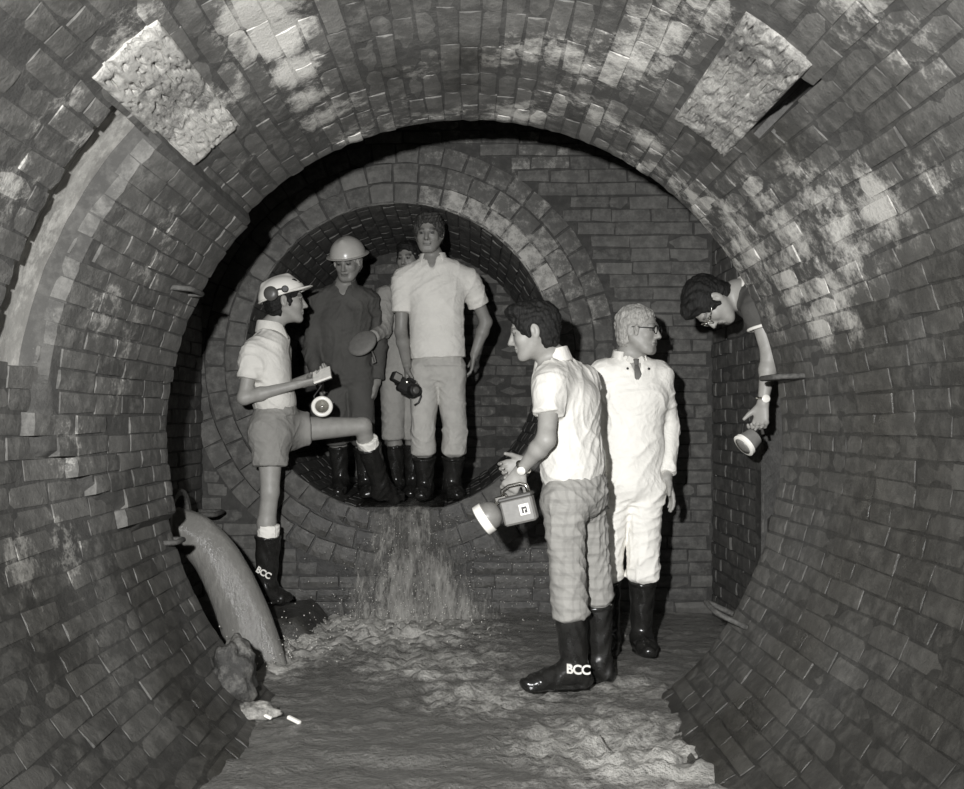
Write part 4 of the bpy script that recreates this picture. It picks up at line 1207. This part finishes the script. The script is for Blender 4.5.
A=Acc(); A.lathe([(.008,0),(.008,.010)],CC(.050,0,.042),Rc@V((0,0,1)),16); A.build('shutter_button',M['metal'],t,smooth=True,angle=40)
A=Acc(); A.tube([CC(.07,0,.03),CC(.095,-.01,-.01),CC(.10,0,-.05),CC(.085,.01,-.075)],.006,8); A.build('strap',M['black_plastic'],t,smooth=True)
# round cap
Kp=P(362,343,6.33); t=empty('cap',Kp,'round dark grey cap held out in the half-hidden man\'s hand','cap')
axk=nrm((-.35,-.75,.55))
A=Acc(); A.lathe([(.088,0),(.098,.006),(.100,.016),(.094,.026),(.07,.034),(.03,.038),(.003,.039)],Kp-axk*.015,axk,36); A.build('crown',M['felt'],t,smooth=True,angle=50)
A=Acc(); A.tube([Kp+V((.06,.03,-.05)),Kp+V((.075,.01,-.085)),Kp+V((.085,.0,-.12)),Kp+V((.07,0,-.13)),Kp+V((.065,.0,-.09))],.006,8); A.build('strap',M['felt'],t,smooth=True)
# notepad
Np=P(322,375,5.40); t=empty('notepad',Np,'small white notepad in the hands of the man in white hard hat','notepad')
Rn_=Matrix.Rotation(math.radians(-20),3,'Y')@Matrix.Rotation(math.radians(32),3,'X')
A=Acc(); A.box(Np,(.10,.12,.012),Rn_,.002); A.build('pages',M['paper'],t)
A=Acc(); A.box(Np-Rn_@V((0,0,.0085)),(.105,.125,.004),Rn_,.001); A.build('cover',M['dark_grey'],t)
# small hand lamp at his waist
Hp=P(322,407,5.52); t=empty('hand_lamp',Hp,'small round lamp with white rim at the waist of the man in shorts','lamp')
ax=nrm((.15,-.95,.25))
A=Acc(); A.lathe([(.020,-.05),(.045,-.045),(.048,.0),(.044,.01)],Hp,ax,28); A.build('lamp_housing',M['black_plastic'],t,smooth=True,angle=40)
A=Acc(); n=28; u=ax.orthogonal().normalized(); w=ax.cross(u)
A.tube([Hp+ax*.012+(u*math.cos(2*math.pi*i/n)+w*math.sin(2*math.pi*i/n))*.048 for i in range(n)],.012,10,closed=True); A.build('lamp_rim',M['hat_white'],t,smooth=True)
A=Acc(); A.lathe([(.040,.008),(.025,.0),(.006,-.008),(.004,.004),(.001,.005)],Hp+ax*.008,ax,28); A.build('reflector',M['metal'],t,smooth=True)
A=Acc(); A.tube([Hp-ax*.03+V((-.02,0,.02)),Hp+V((-.05,.03,.06)),Hp+V((-.02,.03,.10)),Hp+V((.0,.02,.13))],.005,8); A.build('strap',M['black_plastic'],t,smooth=True)
# torch in leaning man's hand
Tp=P(749,441,4.42); t=empty('torch',Tp,'grey torch with broad white rim in the leaning man\'s hand','torch')
ax=nrm((-.75,-.22,-.60)); 
A=Acc(); A.lathe([(.028,-.045),(.040,-.035),(.046,.0),(.048,.022)],Tp,ax,30); A.build('torch_housing',M['felt'],t,smooth=True,angle=40)
A=Acc(); A.lathe([(.048,.018),(.054,.020),(.055,.036),(.047,.040)],Tp,ax,30); A.build('torch_rim',M['hat_white'],t,smooth=True,angle=40)
A=Acc(); A.lathe([(.046,.0),(.02,.003),(.002,.004)],Tp+ax*.0395,ax,30); A.build('lens',M['grey_plastic'],t,smooth=True)
A=Acc(); A.tube([Tp-ax*.04+V((.0,0,.02)),Tp+V((.02,0,.055)),Tp+V((.055,.01,.07)),Tp+V((.065,.01,.03))],.008,8); A.build('handle',M['dark_grey'],t,smooth=True)

# ------------------------------------------------------------------ iron steps
def step_iron(a,b,out,r=.011,label='',droop=0):
    """staple with its two feet at a and b, standing out along `out`"""
    a,b,out=Vector(a),Vector(b),Vector(out); c=(a+b)/2
    A=Acc(); pts=[a-out*.25,a+out*.6,a+out*.92+(b-a)*.06,a+out+(b-a)*.16,b+out+(a-b)*.16,b+out*.92+(a-b)*.06,b+out*.6,b-out*.25]
    A.tube(pts,r,10); o=A.build('step_iron',M['iron'],None,smooth=True)
    return tag(o,label,'step iron','iron steps set in the brickwork')
p=wallpt(170,289,1.29); step_iron(p+V((0,-.06,.0)),p+V((0,.14,.0)),V((.085,.04,0)),label='rusty iron step on the upper left of the brick rim')
p=V((1.305,3.98,CAMZ+.045*3.9)); p=P(803,376,3.93); step_iron(p+V((0,-.06,0)),p+V((0,.14,0)),V((-.125,.02,-.005)),label='rusty iron step on the right of the rim beside the leaning man\'s hand')
p=P(735,622,4.02); step_iron(p+V((.01,-.06,0)),p+V((.0,.12,.02)),V((-.09,.03,.04)),label='rusty iron step low on the right of the rim near the water')
p=P(163,541,4.14); step_iron(p+V((0,-.08,.0)),p+V((0,.05,.0)),V((.07,.02,0)),label='rusty iron step on the left rim just above the water jet')
p=P(203,513,5.75); step_iron(V((XL,5.62,p.z)),V((XL,5.86,p.z)),V((.16,0,0)),r=.014,label='iron step on the dark chamber wall behind the water jet')
# hanging broken brick pier left of the jet
# ------------------------------------------------------------------ debris
def lump(name,c,r,sc3,seed,mat,label,cat):
    A=Acc(); nu,nv=36,22; vs=[];fs=[]
    for j in range(nv+1):
        for i in range(nu):
            th=math.pi*j/nv; ph=2*math.pi*i/nu
            d=Vector((math.sin(th)*math.cos(ph),math.sin(th)*math.sin(ph),math.cos(th)))
            q=1+.35*mnoise.noise(d*1.6+Vector((seed,0,0)))+.18*mnoise.noise(d*4+Vector((0,seed,0)))+.06*mnoise.noise(d*10)
            vs.append(Vector(c)+Vector((d.x*sc3[0],d.y*sc3[1],d.z*sc3[2]))*r*q)
    for j in range(nv):
        for i in range(nu): fs.append((j*nu+i,j*nu+(i+1)%nu,(j+1)*nu+(i+1)%nu,(j+1)*nu+i))
    A.add(vs,fs,0,[(.5+.4*mnoise.noise(v*9),max(0,.35+.6*mnoise.noise(v*7)),.35) for v in vs])
    o=A.build(name,mat,smooth=True,attr='mask'); return tag(o,label,cat)
lump('rubble_lump',P(232,676,3.95),.105,(.95,.8,1.35),3,M['silt'],'ragged lump of wet rubble at the foot of the water jet','rubble')
lump('rubble_lump',P(256,712,3.84),.06,(1.5,.8,.6),8,M['brick'],'low tail of rubble trailing into the water below the lump','rubble')
A=Acc(); A.box(P(294,721,3.81)+V((0,0,.004)),(.062,.016,.014),Matrix.Rotation(-.5,3,'Z')@Matrix.Rotation(.25,3,'Y'),.003)
tag(A.build('litter',M['hat_white']),'small white stick floating free on the dark water','litter')
A=Acc(); A.box(P(267,719,3.82)+V((0,-.02,.018)),(.05,.014,.012),Matrix.Rotation(-.35,3,'Z')@Matrix.Rotation(.3,3,'Y'),.003)
tag(A.build('litter',M['hat_white']),'white scrap caught against the tail of rubble','litter')

# ------------------------------------------------------------------ light and camera
w=bpy.data.worlds.new('dark'); sc.world=w; w.use_nodes=True
w.node_tree.nodes['Background'].inputs[0].default_value=(0.5,.5,.47,1); w.node_tree.nodes['Background'].inputs[1].default_value=.004
ld=bpy.data.lights.new('flash','SPOT'); ld.energy=1250; ld.spot_size=math.radians(92); ld.spot_blend=1.0; ld.shadow_soft_size=.035
lo_=bpy.data.objects.new('flash',ld); lo_.location=(-.30,-.05,CAMZ+.27); C.objects.link(lo_)
lo_.rotation_euler=(P(490,380,5.5)-lo_.location).to_track_quat('-Z','Y').to_euler()
cam=bpy.data.cameras.new('cam'); co=bpy.data.objects.new('camera_view',cam); C.objects.link(co)
cam.sensor_fit='HORIZONTAL'; cam.sensor_width=36; cam.lens=F/964*36
co.location=(0,0,CAMZ); co.rotation_euler=(math.radians(90),0,0)
cam.shift_x=(482-VX)/964; cam.shift_y=-(394.5-VY)/964
cam.clip_start=.05; cam.clip_end=60
sc.camera=co
vs_=sc.view_settings; sc.display_settings.display_device='sRGB'
vs_.view_transform='Standard'; vs_.look='None'; vs_.gamma=1; vs_.use_curve_mapping=False; vs_.exposure=0.0
